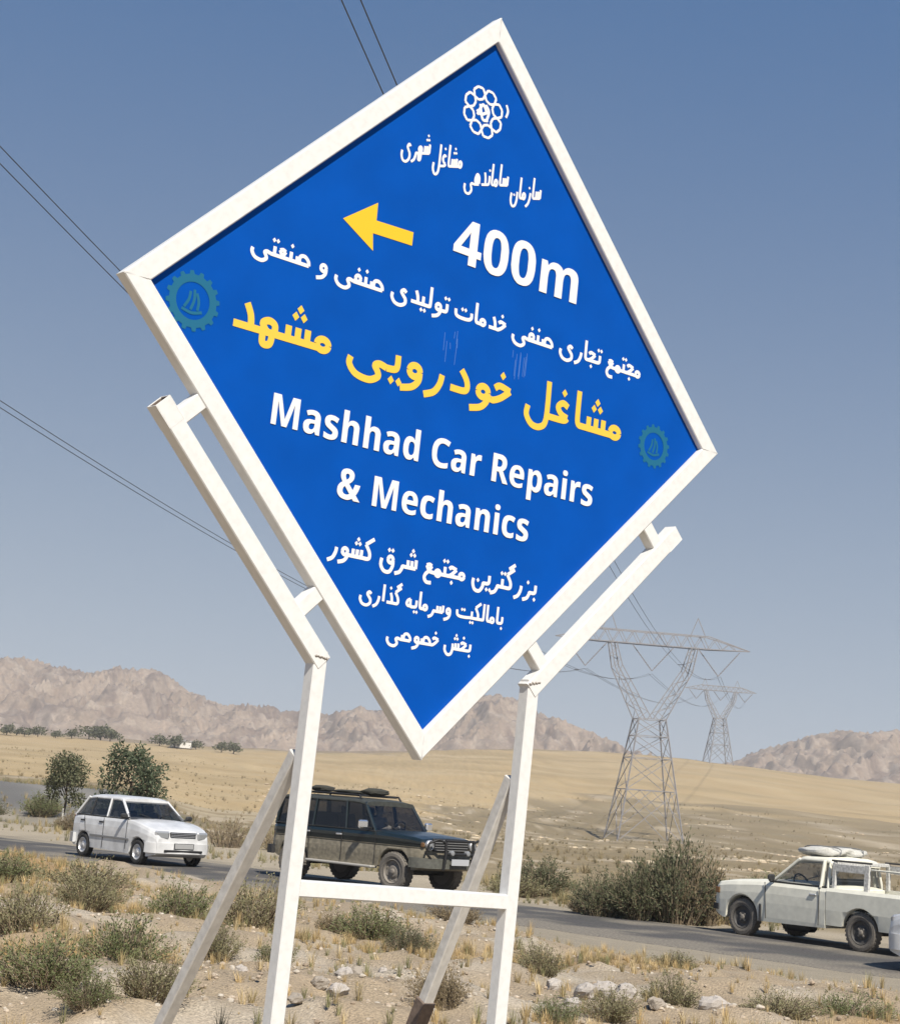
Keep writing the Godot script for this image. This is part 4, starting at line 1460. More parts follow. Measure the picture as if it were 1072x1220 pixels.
func build_driver(xf: Transform3D):
	var t = Node3D.new()
	t.name = numbered("person"); add_child(t)
	t.transform = xf
	tag(t, "driver in a pale shirt behind the wheel of the green wagon", "person")
	# origin: the hip point; x forward
	var B = [[Vector3(0, .08, 0), Vector3(-.06, .34, 0), .14, .15], [Vector3(-.06, .34, -.1), Vector3(-.06, .34, .1), .11, .11],
		[Vector3(-.07, .42, -.17), Vector3(-.07, .42, .17), .065, .065], [Vector3(-.06, .45, 0), Vector3(-.05, .55, 0), .055, .05],
		[Vector3(-.035, .6, 0), Vector3(-.045, .69, 0), .07, .085], [Vector3(.0, .575, 0), Vector3(.02, .61, 0), .05, .05],
		[Vector3(.05, .63, 0), Vector3(.066, .61, 0), .012, .016], [Vector3(-.04, .64, -.088), Vector3(-.04, .62, -.086), .016, .013], [Vector3(-.04, .64, .088), Vector3(-.04, .62, .086), .016, .013]]
	for s in [-1, 1]:
		B.append([Vector3(-.07, .42, s * .19), Vector3(.08, .17, s * .25), .056, .044])
		B.append([Vector3(.08, .17, s * .25), Vector3(.33, .26, s * .17), .042, .03])
		B.append([Vector3(.33, .26, s * .17), Vector3(.4, .28, s * .16), .03, .036])
		for k in 4: B.append([Vector3(.4, .27 + k * .019, s * .16), Vector3(.45, .262 + k * .02, s * (.155 - .02)), .011, .009])
		B.append([Vector3(.37, .3, s * .15), Vector3(.42, .325, s * .125), .011, .009])
		B.append([Vector3(0, .06, s * .09), Vector3(.44, .1, s * .13), .09, .065])
		B.append([Vector3(.44, .1, s * .13), Vector3(.62, -.26, s * .12), .06, .042])
		B.append([Vector3(.62, -.27, s * .12), Vector3(.8, -.28, s * .12), .042, .03])
	obj("body", sdf_mesh(B, .017, .03), M.shirt, t)
	var hd = sdf_mesh([[Vector3(-.062, .7, 0), Vector3(-.058, .745, 0), .086, .06], [Vector3(-.1, .64, 0), Vector3(-.085, .7, 0), .05, .07]], .014, .03)
	obj("hair", hd, M.hair, t)
	return t

# ------------------------------------------------------------------ the scene
func materials():
	var t_fine = tex(.02, 5, 11, 512, .72, 1.0)
	var t_soft = tex(.006, 4, 12, 512, .84, 1.0)
	var t_grit = tex(.11, 5, 13, 512, .68, 1.0)
	var nm_grit = ntex(.16, 4, 14, 512, 5.0)
	M.ground = tri_mat(Color(1, 1, 1), .95, t_grit, .55, nm_grit, .9)
	M.ground.uv1_world_triplanar = true
	M.ground.vertex_color_use_as_albedo = true
	M.hill = tri_mat(Color(1, 1, 1), .95, tex(.03, 5, 15, 512, .7, 1.0), .02)
	M.hill.uv1_world_triplanar = true
	M.hill.vertex_color_use_as_albedo = true
	M.asphalt = tri_mat(Color(1, 1, 1), .9, tex(.05, 4, 16, 512, .66, 1.0), .6, ntex(.2, 3, 17, 512, 2.0), .5)
	M.asphalt.uv1_world_triplanar = true
	M.asphalt.vertex_color_use_as_albedo = true
	M.sign_white = tri_mat(lin(.74, .74, .725), .45, tex(.014, 6, 18, 1024, .93, 1.0, .7), 1.6)
	M.sign_grey = tri_mat(lin(.70, .68, .64), .55, tex(.02, 5, 23, 512, .85, 1.0), 2.0)
	M.sign_brown = tri_mat(lin(.22, .165, .13), .8, t_fine, 3.0)
	M.sign_blue = tri_mat(lin(.001, .075, .40), .5, tex(.006, 6, 19, 1024, .93, 1.0), .5, ntex(.004, 3, 24, 256, 1.2), .12)
	M.sign_blue.metallic_specular = .18
	M.sign_text = mat(lin(.76, .76, .74), .5)
	M.sign_yellow = mat(lin(.74, .50, .055), .5)
	M.sign_arrow = mat(lin(.78, .47, .015), .5)
	M.sign_teal = mat(lin(.003, .115, .215), .5)
	M.sign_drip = mat(lin(.05, .15, .48), .6)
	M.sign_weld = tri_mat(lin(.40, .36, .32), .7, t_fine, 6.0)
	M.steel = tri_mat(lin(.34, .33, .34), .55, t_fine, .5)
	M.insulator = mat(lin(.22, .21, .22), .4)
	M.wire = mat(lin(.06, .06, .065), .6)
	var paint = tri_mat(lin(.74, .745, .75), .32, t_soft, .7)
	paint.clearcoat_enabled = true; paint.clearcoat = .6; paint.clearcoat_roughness = .12
	M.white_paint = paint
	M.suv_beige = tri_mat(lin(.30, .265, .195), .5, t_fine, .8)
	M.suv_green = tri_mat(lin(.010, .018, .020), .3, t_soft, .8)
	M.suv_green.clearcoat_enabled = true; M.suv_green.clearcoat = .5; M.suv_green.clearcoat_roughness = .2
	M.suv_roof = tri_mat(lin(.06, .065, .058), .6, t_fine, .8)
	M.suv_bumper = tri_mat(lin(.13, .13, .11), .6, t_fine, 1.0)
	M.pickup = tri_mat(lin(.76, .745, .645), .5, tex(.012, 6, 21, 512, .92, 1.0), .9)
	M.frame_white = tri_mat(lin(.72, .71, .67), .6, t_fine, 1.5)
	M.canvas = tri_mat(lin(.66, .65, .60), .9, t_fine, 3.0)
	M.tarp_dark = tri_mat(lin(.05, .05, .04), .9, t_fine, 3.0)
	M.black = mat(lin(.014, .014, .015), .6)
	M.black_plastic = mat(lin(.025, .025, .026), .55)
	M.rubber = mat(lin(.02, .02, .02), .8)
	M.trim_grey = mat(lin(.2, .2, .2), .6)
	M.tyre = tri_mat(lin(.035, .034, .033), .9, t_fine, 3.0)
	M.tyre_dusty = tri_mat(lin(.20, .18, .155), .95, t_fine, 3.0)
	M.rim_silver = mat(lin(.52, .52, .53), .35, .5)
	M.rim_dusty = mat(lin(.2, .18, .155), .7)
	M.rim_dark = mat(lin(.06, .057, .054), .7)
	M.chrome = mat(lin(.85, .85, .86), .18, .9)
	M.chrome_dull = mat(lin(.55, .55, .56), .35, .6)
	M.alu = mat(lin(.42, .40, .36), .5, .2)
	M.plate = mat(lin(.42, .43, .45), .5)
	M.plate_grey = mat(lin(.34, .34, .34), .5)
	M.lamp_glass = mat(lin(.24, .25, .26), .1)
	M.lamp_glass.clearcoat_enabled = true; M.lamp_glass.clearcoat = 1.0; M.lamp_glass.clearcoat_roughness = .05
	M.lamp_red = mat(lin(.3, .015, .012), .25)
	M.lamp_amber = mat(lin(.14, .07, .025), .3)
	M.glass_dark = glass(Color(.05, .055, .06), .55)
	M.glass_suv = glass(Color(.04, .045, .06), .5)
	M.glass_tint = glass(Color(.03, .035, .055), .82)
	M.glass_clear = glass(Color(.09, .10, .10), .34)
	M.seat_dark = mat(lin(.05, .05, .052), .9)
	M.shirt = mat(lin(.55, .52, .48), .9)
	M.hair = mat(lin(.02, .018, .016), .8)
	M.wood = tri_mat(lin(.13, .10, .07), .9, t_fine, 4.0)
	M.whitewash = tri_mat(lin(.66, .65, .6), .9, t_fine, 4.0)
	M.twig = mat(lin(.23, .18, .12), .9)
	var leafc = {"leaf_tree": [.058, .075, .038], "leaf_olive": [.125, .14, .058], "leaf_grey": [.20, .185, .10], "leaf_dark": [.09, .095, .048], "leaf_dry": [.30, .225, .115], "leaf_brown": [.19, .15, .088]}
	for k in leafc:
		var c = leafc[k]
		M[k] = mat(lin(c[0], c[1], c[2]), .75)
		M[k].cull_mode = BaseMaterial3D.CULL_DISABLED
		M[k].backlight_enabled = true; M[k].backlight = lin(c[0] * .5, c[1] * .5, c[2] * .4)
	M.rock = tri_mat(lin(.47, .41, .34), .95, t_grit, 3.0, nm_grit, 1.0)
	M.rock_white = tri_mat(lin(.56, .51, .46), .95, t_fine, 3.0, nm_grit, 1.0)
	M.rubble = mat(Color(1, 1, 1), .95); M.rubble.vertex_color_use_as_albedo = true
	M.straw = mat(Color(1, 1, 1), .9); M.straw.vertex_color_use_as_albedo = true; M.straw.cull_mode = BaseMaterial3D.CULL_DISABLED
	M.shed = mat(lin(.68, .67, .64), .9)

func spread_lines(segs):
	# [start, end, step] lists to grid lines
	var out = []
	for s in segs:
		var x = s[0]
		while (x < s[1] if s[2] > 0 else x > s[1]): out.append(x); x += s[2]
	out.append(segs[-1][1])
	return out

func grow(a, b, step, k):
	var out = []; var x = a; var s = step
	while (x < b if step > 0 else x > b): out.append(x); x += s; s *= k
	out.append(b)
	return out

func scatter(called, label, category, mesh, m, n, seed_, pick, smin, smax, squash, cols):
	# one mass of small pieces nobody could count
	rng.seed = seed_
	var mm = MultiMesh.new()
	mm.transform_format = MultiMesh.TRANSFORM_3D
	mm.use_colors = true
	mm.mesh = mesh
	var xs = []; var cs = []
	while xs.size() < n:
		var p = pick.call()
		if p == null: continue
		var s = lerpf(smin, smax, pow(rng.randf(), 2.6))
		var b = Basis(Vector3.UP, rng.randf() * TAU).scaled(Vector3(s, s * squash * rng.randf_range(.7, 1.3), s * rng.randf_range(.7, 1.2)))
		xs.append(Transform3D(b, at_ground(p.x, p.y, 0.0)))
		var c = cols[rng.randi() % cols.size()]
		cs.append(c * rng.randf_range(.8, 1.15))
	mm.instance_count = n
	for i in n: mm.set_instance_transform(i, xs[i]); mm.set_instance_color(i, cs[i])
	var o = MultiMeshInstance3D.new()
	o.multimesh = mm; o.material_override = m
	o.name = numbered(called); add_child(o)
	tag(o, label, category, "", "stuff")

func build_hills():
	var prof = [[-1500, 60], [-900, 74], [-640, 70], [-520, 92], [-440, 84], [-389, 89.1], [-367, 92.3], [-344, 87.2], [-329, 86.1], [-306, 83.3], [-285, 89.3], [-259, 91.2], [-243, 87.9], [-227, 77.1], [-204, 66.9], [-177, 64.4], [-155, 64.6], [-129, 62.0], [-88, 62.1], [-66, 69.6], [-43, 68.3], [-21, 66.9], [1, 73.0], [27, 83.8], [52, 91.6], [69, 88.3], [91, 77.3], [121, 66.9], [167, 51.7], [212, 42], [250, 40], [286, 54.7], [312, 66.4], [337, 75.2], [360, 79.8], [390, 79.8], [414, 83.7], [470, 88], [600, 74], [900, 60], [1500, 50]]
	var rn = noise(.016, 91, 4); rn.fractal_type = FastNoiseLite.FRACTAL_RIDGED
	var rn2 = noise(.045, 92, 4); rn2.fractal_type = FastNoiseLite.FRACTAL_RIDGED
	var rn3 = noise(.11, 94, 3); rn3.fractal_type = FastNoiseLite.FRACTAL_RIDGED
	var wv = noise(.01, 93, 3)
	var hf = func(x, z):
		var t = (-z - 1180.0) / 320.0          # 0 at the foot, 1 on the crest
		var p = pl(prof, x * 1500.0 / 1500.0)
		var foot = 12.0
		var up = pow(sst(0.0, 1.0, clampf(t, 0, 1)), .8) if t < 1.0 else 1.0 - sst(0.0, 1.4, t - 1.0)
		var wx = x + wv.get_noise_2d(x, z) * 22.0
		var gul = rn.get_noise_2d(wx, z * .32)
		var gul2 = rn2.get_noise_2d(wx * .9, z * .4)
		var carve = (1.0 - exp(-4.0 * absf(t - 1.0))) * up
		var y = foot + (p - foot) * up
		y -= carve * (12.0 + 27.0 * (.3 - gul))
		y += carve * 13.0 * gul2
		y += 4.2 * rn3.get_noise_2d(wx, z * .5) * up
		y += 2.6 * gul2 * up * (1.0 - carve) + 1.2 * wv.get_noise_2d(x * 8, z * 8) * up
		return maxf(y, foot - 8.0)
	var cn = noise(.012, 95, 4); var cn2 = noise(.05, 96, 3)
	var cf = func(x, z):
		var c = Color(.33, .245, .175).lerp(Color(.40, .305, .225), sst(-.2, .35, cn.get_noise_2d(x, z)))
		c = c.lerp(Color(.22, .155, .115), .85 * sst(-.02, .3, cn.get_noise_2d(x * 2.2 + 500, z * .6)))
		c = c.lerp(Color(.49, .395, .305), .7 * sst(.15, .4, cn2.get_noise_2d(x, z * .7)))
		var yy = hf.call(x, z) + 3.0 * cn.get_noise_2d(x * .5, z * .5)
		c = c.lerp(Color(.45, .355, .27), .4 * sst(.55, .95, sin(yy * .75)))
		c = c.lerp(Color(.25, .175, .13), .35 * sst(.6, .95, sin(yy * .43 + 1.0)))
		return c
	var xs = spread_lines([[-1500.0, -480.0, 20.0], [-480.0, 480.0, 2.5], [480.0, 1500.0, 20.0]])
	var zs = spread_lines([[-1150.0, -1540.0, -4.0], [-1540.0, -1960.0, -30.0]])
	var o = obj_mesh("hills", grid_mesh(xs, zs, hf, cf), M.hill)
	tag(o, "bare eroded pinkish hills behind the fields", "", "", "structure")

func _ready():
	# camera
	var cam = Camera3D.new()
	cam.name = "camera"; add_child(cam)
	cam.fov = 33.92; cam.near = .05; cam.far = 6000
	cam.transform = Transform3D(Basis(Vector3(1, 0, 0), deg_to_rad(9.567)) * Basis(Vector3(0, 0, 1), deg_to_rad(4.2)), EYE)
	cam.current = true
	# sky and exposure
	var env = Environment.new()
	env.background_mode = Environment.BG_SKY
	var sm = ProceduralSkyMaterial.new()
	sm.sky_top_color = lin(.020, .082, .212)
	sm.sky_horizon_color = lin(.33, .375, .415)
	sm.sky_curve = .172
	sm.ground_horizon_color = lin(.36, .33, .28)
	sm.ground_bottom_color = lin(.22, .18, .13)
	sm.sun_angle_max = 1.0
	var sky = Sky.new(); sky.sky_material = sm
	env.sky = sky
	env.tonemap_mode = Environment.TONE_MAPPER_LINEAR
	env.tonemap_exposure = 1.55
	env.sdfgi_enabled = true; env.ssao_enabled = true; env.ssil_enabled = true
	env.fog_enabled = true
	env.fog_density = .0003
	env.fog_light_color = lin(.40, .41, .43)
	var we = WorldEnvironment.new()
	we.name = "environment"; we.environment = env; add_child(we)
	# sun: behind the camera, to the right
	var sun = DirectionalLight3D.new()
	sun.name = "sun"; add_child(sun)
	sun.light_energy = 1.35; sun.light_color = Color(1, .97, .92)
	sun.light_angular_distance = .5; sun.shadow_enabled = true
	sun.look_at_from_position(Vector3(.25, .755, .606) * 100, Vector3.ZERO)

	n_low = noise(.09, 1, 4); n_mid = noise(.55, 2, 4); n_hi = noise(2.6, 3, 3)
	materials()

	# ---------------- the setting
	var gx = grow(-9.0, -2500.0, -.2, 1.09); gx.reverse()
	var xs = gx + spread_lines([[-8.8, 8.8, .17]]) + grow(9.0, 2500.0, .2, 1.09)
	var zs = []
	var behind = grow(-3.0, 250.0, .3, 1.18); behind.reverse()
	zs = behind + spread_lines([[-3.1, -26.0, -.15]]) + spread_lines([[-26.2, -60.0, -.35]]) + grow(-60.4, -1300.0, -.5, 1.022) + [-1800.0, -2500.0]
	var go = obj_mesh("ground", grid_mesh(xs, zs, ground, ground_colour), M.ground)
	tag(go, "dry sandy ground with fields rising behind the road", "", "", "structure")

	# road: one sheet between the two edges, with worn irregular borders
	var rx = grow(-14.0, -380.0, -.6, 1.12); rx.reverse()
	rx = rx + spread_lines([[-13.6, 13.0, .25]]) + grow(13.4, 380.0, .5, 1.12)
	var rv = PackedVector3Array(); var rc = PackedColorArray(); var rn = PackedVector3Array(); var ri = PackedInt32Array()
	var nj = 25
	for i in rx.size():
		var zf = pl(FAR_EDGE, rx[i]); var zn = pl(NEAR_EDGE, rx[i])
		zf += .3 * n_mid.get_noise_2d(rx[i] * 1.2, 5); zn += .45 * n_mid.get_noise_2d(rx[i] * 1.2, 90) - .1
		for j in nj:
			var k = clampf((j - 1) / float(nj - 3), 0, 1)
			var tuck = .1 if j == 0 or j == nj - 1 else 0.0
			var z = lerpf(zf, zn, k)
			rv.append(Vector3(rx[i], .004 + .02 * (1.0 - pow(absf(k * 2 - 1), 2)) - .012 * sst(.9, 1.0, absf(k * 2 - 1)) - tuck, z + (0.0 if tuck == 0.0 else (.25 if j > 0 else -.25)))); rn.append(Vector3.UP)
			var c = Color(.115, .108, .102) * (1.0 + .22 * n_low.get_noise_2d(rx[i] * 2, z * 2))
			c *= 1.0 - .16 * (sst(.09, .0, absf(k - .3)) + sst(.09, .0, absf(k - .46)) + sst(.09, .0, absf(k - .62))) * (.6 + .8 * n_low.get_noise_2d(rx[i] * .7, k * 30))
			# windblown dust lies in from both borders
			var du = sst(.0, .45, n_mid.get_noise_2d(rx[i] * .8, z * 1.3) + .9 * sst(.72, 1.0, k) + .7 * (1.0 - sst(.0, .1, k)))
			c = c.lerp(Color(.30, .265, .21), .85 * du)
			rc.append(c)
	for i in rx.size() - 1:
		for j in nj - 1:
			var p = i * nj + j
			ri.append_array([p, p + nj, p + 1, p + 1, p + nj, p + nj + 1])
	var arr = []; arr.resize(Mesh.ARRAY_MAX)
	arr[Mesh.ARRAY_VERTEX] = rv; arr[Mesh.ARRAY_NORMAL] = rn; arr[Mesh.ARRAY_COLOR] = rc; arr[Mesh.ARRAY_INDEX] = ri
	var rm = ArrayMesh.new(); rm.add_surface_from_arrays(Mesh.PRIMITIVE_TRIANGLES, arr)
	tag(obj_mesh("road", rm, M.asphalt), "dusty grey asphalt road curving behind the sign", "", "", "structure")
	build_hills()

	# ---------------- the sign
	build_sign()

	# ---------------- vehicles
	build_hatch("white hatchback car driving on the left of the sign", Vector3(-6.50, .02, -39.06), deg_to_rad(-47.8), M.white_paint)
	build_suv(Vector3(-1.13, .02, -36.31), deg_to_rad(-42.0))
	var suv = get_node("offroad_wagon")
	build_driver(suv.transform * Transform3D(Basis(), Vector3(-.17, .93, -.38)))
	build_pickup(Vector3(6.92, .01, -28.87), deg_to_rad(127.3))
	build_hatch("white car just entering at the right edge of the picture", Vector3(8.43, .02, -23.95), deg_to_rad(138.5), M.white_paint)

	# ---------------- pylons and wires
	build_pylon("big grey lattice power pylon standing nearer, right of the sign", Vector3(30.4, ground(30.4, -240.0), -240), deg_to_rad(6), 1.0, .125)
	build_pylon("smaller distant lattice power pylon on the ridge of the golden field", Vector3(106, ground(106.0, -630.0), -630), deg_to_rad(8), .97, .2)
	var dirn = Vector3(-sin(deg_to_rad(12)), 0, cos(deg_to_rad(12)))
	var across = Vector3(cos(deg_to_rad(12)), 0, sin(deg_to_rad(12))) * .23
	var spec = [["twin power cable lowest in the sky, left of the sign", Vector3(20.9, 21.3, -240), .1171, .000458], ["twin power cable that meets the left corner of the sign", Vector3(30.2, 21.2, -240), .1205, .000497], ["twin power cable above the top edge of the sign", Vector3(40.0, 21.5, -240), .1103, .0005]]
	for w in spec:
		var f = func(s): return w[1] + dirn * s + Vector3(0, -w[2] * s + w[3] * s * s, 0)
		wire(w[0], f, 262.0, 70, .018, 55.0, across)
	var far_top = [Vector3(96.5, 45.6, -630), Vector3(106, 45.6, -630), Vector3(115.5, 45.6, -630)]
	for i in 3:
		var a = spec[i][1]; var b = far_top[i]
		var f = func(s): return a.lerp(b, s) + Vector3(0, -16.0 * s * (1 - s), 0)
		wire(["left", "middle", "right"][i] + " thin cable between the two power pylons", f, 1.0, 30, .03, 0.0, across)
	finish()

func finish():
	# ---------------- trees and bushes across the road
	tree("young_tree", "small roadside tree with a whitewashed trunk, leftmost behind the road", at_ground(-13.5, -63.5), 2.75, 1.75, .95, 201, M.wood, M.leaf_dark, 30, 110, .11, M.whitewash)
	tree("bushy_tree", "dense dark green tree behind the white hatchback", at_ground(-10.1, -58.0), 3.1, 2.3, .7, 202, M.wood, M.leaf_tree, 46, 110, .12)
	var sh = []
	for i in 5: sh.append(shrub_meshes(300 + i, 170, 24, 1.0, .034))
	var tall = []
	for i in 4: tall.append(shrub_meshes(320 + i, 260, 24, 1.0, .036))
	var bare = []
	for i in 3: bare.append(shrub_meshes(340 + i, 110, 4, 1.0, .045))
	var far_list = [
		[3.32, -31.9, 1.0, .85, "leaf_dark", "dark tall bush at the left end of the roadside thicket"],
		[4.0, -31.75, 1.25, 1.1, "leaf_dark", "wide olive bush second from the left in the roadside thicket"],
		[4.7, -31.6, 1.35, 1.5, "leaf_dark", "tallest dark bush in the middle of the roadside thicket"],
		[5.16, -31.7, 1.1, 1.3, "leaf_brown", "brownish bush of the thicket right before the pickup's bonnet"],
		[4.6, -32.6, 1.5, 1.25, "leaf_dark", "olive bush at the back of the roadside thicket"],
		[5.7, -32.3, .9, .8, "leaf_olive", "low bush hidden behind the pickup's front wheel"],
		[3.05, -32.6, .6, .4, "leaf_brown", "low brown bush at the foot of the thicket's left end"],
		[2.5, -37.2, 1.5, .8, "leaf_dark", "low dark bush just right of the right-hand sign post"],
		[2.0, -36.3, 1.3, .5, "leaf_grey", "pale green weed clump beside the right-hand sign post"],
		[9.0, -43.0, 1.6, .75, "leaf_olive", "bush showing above the pickup's bonnet"],
		[9.9, -42.0, 1.1, .65, "leaf_dark", "dark little bush beside the pickup's windscreen"],
		[-11.5, -60.5, 2.2, 1.0, "leaf_dark", "dark bush under the dense green tree"],
		[-9.3, -60.0, 1.9, .95, "leaf_olive", "olive bush right of the dense green tree"],
		[-13.0, -62.6, 1.2, .7, "leaf_brown", "low bush beside the whitewashed trunk"],
		[-18.2, -69.5, 2.2, 1.0, "leaf_dark", "dark scrub along the top of the grey berm at the left edge"],
		[-16.2, -72.0, 1.6, 1.0, "leaf_olive", "scrub on the grey berm left of the small tree"]]
	for i in far_list.size():
		var k = far_list[i]
		place_shrub("bush", k[5], "bush", tall[i % 4], M.twig, M[k[4]], at_ground(k[0], k[1], -.03), k[2] * 1.15, k[3], i * 1.3)
	for k in [[-6.6, -57.0, 1.8, 1.2, "bare thorn bush between the white car and the sign post"], [-7.8, -56.0, 1.4, .8, "low grey thorn bush just right of the white car's bonnet"], [-5.2, -60.0, 1.5, .9, "bare twiggy bush behind the left sign brace"]]:
		place_shrub("thorn_bush", k[4], "bush", bare[0], M.twig, M.leaf_brown, at_ground(k[0], k[1], -.03), k[2], k[3], k[0])
	# ---------------- shrubs on the near bank
	var bank = [
		[-4.11, -21.2, 1.15, .5, "leaf_grey", "big grey-green shrub on the bank in front of the white car"],
		[-5.18, -21.4, 1.1, .36, "leaf_olive", "shrub on the bank at the left edge, level with the road"],
		[-2.55, -18.4, .85, .5, "leaf_olive", "round green shrub below the white car's front bumper"],
		[-1.69, -17.5, .75, .55, "leaf_grey", "tall shrub between the left brace and the left post"],
		[-2.25, -13.2, .8, .46, "leaf_olive", "leafy shrub in the middle of the lower left bank"],
		[-3.41, -15.0, .8, .48, "leaf_grey", "shrub at the left edge, half way down the bank"],
		[-2.41, -11.3, .75, .33, "leaf_olive", "wide low shrub in the bottom left corner"],
		[-1.66, -11.0, .55, .3, "leaf_grey", "shrub at the bottom edge just left of the brace"],
		[-1.98, -10.6, .42, .24, "leaf_olive", "small shrub at the very bottom, second from the left corner"],
		[-.53, -18.6, .8, .42, "leaf_olive", "green shrub right under the crossbar's left half"],
		[-.13, -17.0, .5, .32, "leaf_dark", "small dark shrub under the middle of the crossbar"],
		[-.95, -18.8, .42, .24, "leaf_brown", "little brown shrub beside the left post, under the crossbar"],
		[.19, -12.3, .42, .32, "leaf_brown", "dry shrub at the foot of the right brace"],
		[1.1, -15.3, .45, .32, "leaf_grey", "grey shrub just right of the right post"],
		[1.02, -12.3, .42, .22, "leaf_olive", "low shrub at the bottom edge right of the right post"],
		[1.44, -12.7, .45, .25, "leaf_grey", "low shrub in front of the rocky mound"],
		[2.03, -13.8, .55, .3, "leaf_grey", "grey shrub beside the white boulder"],
		[2.88, -13.7, .7, .24, "leaf_grey", "low shrub right of the white boulder"],
		[3.47, -13.9, .65, .24, "leaf_olive", "low shrub in the bottom right corner"],
		[-1.73, -14.8, .5, .35, "leaf_grey", "shrub crossed by the middle of the left brace"],
		[-1.11, -13.9, .34, .3, "leaf_olive", "narrow shrub against the left post's foot"],
		[.42, -20.0, .6, .25, "leaf_brown", "low brown shrub at the road's edge under the crossbar"],
		[-3.4, -17.6, .8, .4, "leaf_grey", "shrub on the bank above the left edge shrub"],
		[2.6, -17.5, .6, .2, "leaf_grey", "flat weed clump at the border of the dirt shoulder"]]
	for i in bank.size():
		var k = bank[i]
		place_shrub("desert_shrub", k[5], "shrub", sh[i % 5], M.twig, M[k[4]], at_ground(k[0], k[1], -.03), k[2] * 1.1, k[3], i * 2.1, "shrubs on the bank")
	# ---------------- stones on the bank
	var rk = []
	for i in 6: rk.append(rock_mesh(400 + i, 4))
	var stones = [
		[2.33, -13.48, .28, .2, 1, "pale boulder lying on the bank in the lower right"],
		[1.34, -13.42, .27, .18, 1, "largest rock of the mound right of the right post"],
		[1.13, -14.15, .2, .13, 1, "rock on the left side of the mound right of the post"],
		[1.68, -13.9, .23, .14, 1, "rock on the right side of the mound right of the post"],
		[1.52, -13.2, .2, .14, 0, "small brown clod in front of the mound right of the post"],
		[1.5, -13.75, .24, .17, 1, "pale clod between the two back rocks of the mound"],
		[1.2, -13.1, .18, .12, 1, "pale clod at the left foot of the mound right of the post"],
		[1.85, -13.3, .17, .12, 0, "clod between the mound and the pale boulder"],
		[-.53, -13.08, .17, .13, 1, "pale stone left of the rubble patch under the crossbar"],
		[-.28, -14.45, .12, .1, 1, "small bright stone in the middle under the crossbar"],
		[-.48, -14.18, .16, .11, 0, "brown stone beside the small bright stone"],
		[-.67, -12.22, .16, .11, 0, "stone near the left post in the rubble patch"],
		[-1.42, -13.06, .13, .1, 1, "pale stone right of the left brace, the upper of two"],
		[-1.27, -12.61, .12, .1, 1, "pale stone right of the left brace, the lower of two"],
		[.33, -13.63, .15, .11, 0, "stone touching the right brace's brown lower length"],
		[-.51, -11.63, .19, .11, 1, "flat pale stone at the bottom edge between the posts"],
		[-.77, -11.28, .13, .08, 0, "small stone at the bottom edge beside the left post"],
		[.68, -13.29, .13, .09, 1, "small pale stone just left of the right post"]]
	for i in stones.size():
		var k = stones[i]
		var o = obj_mesh("rock", rk[i % 6], M.rock_white if k[4] else M.rock)
		o.position = at_ground(k[0], k[1], k[3] * .22)
		o.scale = Vector3(k[2], k[3], k[2] * .8); o.rotation.y = i * 1.9
		tag(o, k[5], "rock", "stones on the bank")
	# ---------------- uncountable small stuff
	var pm = rock_mesh(450, 0)
	var rub = func():
		var p = Vector2(rng.randf_range(-6, 6), rng.randf_range(-23, -7.5))
		var q = n_low.get_noise_2d(p.x * 3.0 + 11, p.y * 3.0)
		if rng.randf() > .2 + 2.4 * maxf(q, 0) + 1.1 * exp(-pow((p.x + .3) / .9, 2) - pow((p.y + 12.5) / 1.6, 2)): return null
		if p.y < pl(NEAR_EDGE, p.x) + 3.0: return null
		return p
	scatter("rubble", "pale stony rubble strewn over the bank", "gravel", pm, M.rubble, 9000, 501, rub, .010, .065, .6, [Color(.44, .37, .29), Color(.40, .33, .25), Color(.49, .44, .37), Color(.34, .27, .2)])
	var tu = ST()
	tu.set_smooth_group(-1)
	rng.seed = 460
	for i in 26:
		var a = rng.randf() * TAU
		var d = Vector3(cos(a), 0, sin(a))
		var b = d * rng.randf() * .16
		var tp = b + d * rng.randf_range(.05, .35) + Vector3(0, rng.randf_range(.45, 1.0), 0)
		var md = b.lerp(tp, .55) - d * .05
		var sd = Vector3(-d.z, 0, d.x) * .014
		tu.add_vertex(b - sd); tu.add_vertex(md + sd * .7); tu.add_vertex(b + sd)
		tu.add_vertex(b - sd); tu.add_vertex(md - sd * .7); tu.add_vertex(md + sd * .7)
		tu.add_vertex(md - sd * .7); tu.add_vertex(tp); tu.add_vertex(md + sd * .7)
	tu.generate_normals()
	var tuft = tu.commit()
	var gr = func():
		var p = Vector2(rng.randf_range(-8, 7), rng.randf_range(-25, -7.5))
		if p.y < pl(NEAR_EDGE, p.x) + lerpf(2.0, 4.2, sst(-2, 3, p.x)): return null
		var q = n_low.get_noise_2d(p.x * 2.2, p.y * 2.2 + 50) + .5 * n_mid.get_noise_2d(p.x, p.y)
		if rng.randf() > .06 + 2.2 * maxf(q, 0): return null
		return p
	scatter("dry_grass", "straw-coloured dry grass growing over the bank", "grass", tuft, M.straw, 15000, 502, gr, .035, .2, .85, [Color(.48, .35, .17), Color(.42, .31, .15), Color(.33, .26, .13), Color(.52, .41, .23), Color(.22, .21, .1)])
	var gr2 = func():
		var x = rng.randf_range(-26, 14)
		var p = Vector2(x, pl(FAR_EDGE, x) - rng.randf_range(1.0, 55.0) if x < -3 else pl(FAR_EDGE, x) - rng.randf_range(.8, 12.0))
		if rng.randf() > .25 + 1.6 * n_low.get_noise_2d(p.x, p.y): return null
		return p
	scatter("verge_grass", "yellowish weeds growing on the verge beyond the road", "grass", tuft, M.straw, 4200, 503, gr2, .1, .45, .8, [Color(.30, .25, .12), Color(.24, .22, .11), Color(.19, .18, .1), Color(.38, .30, .16)])
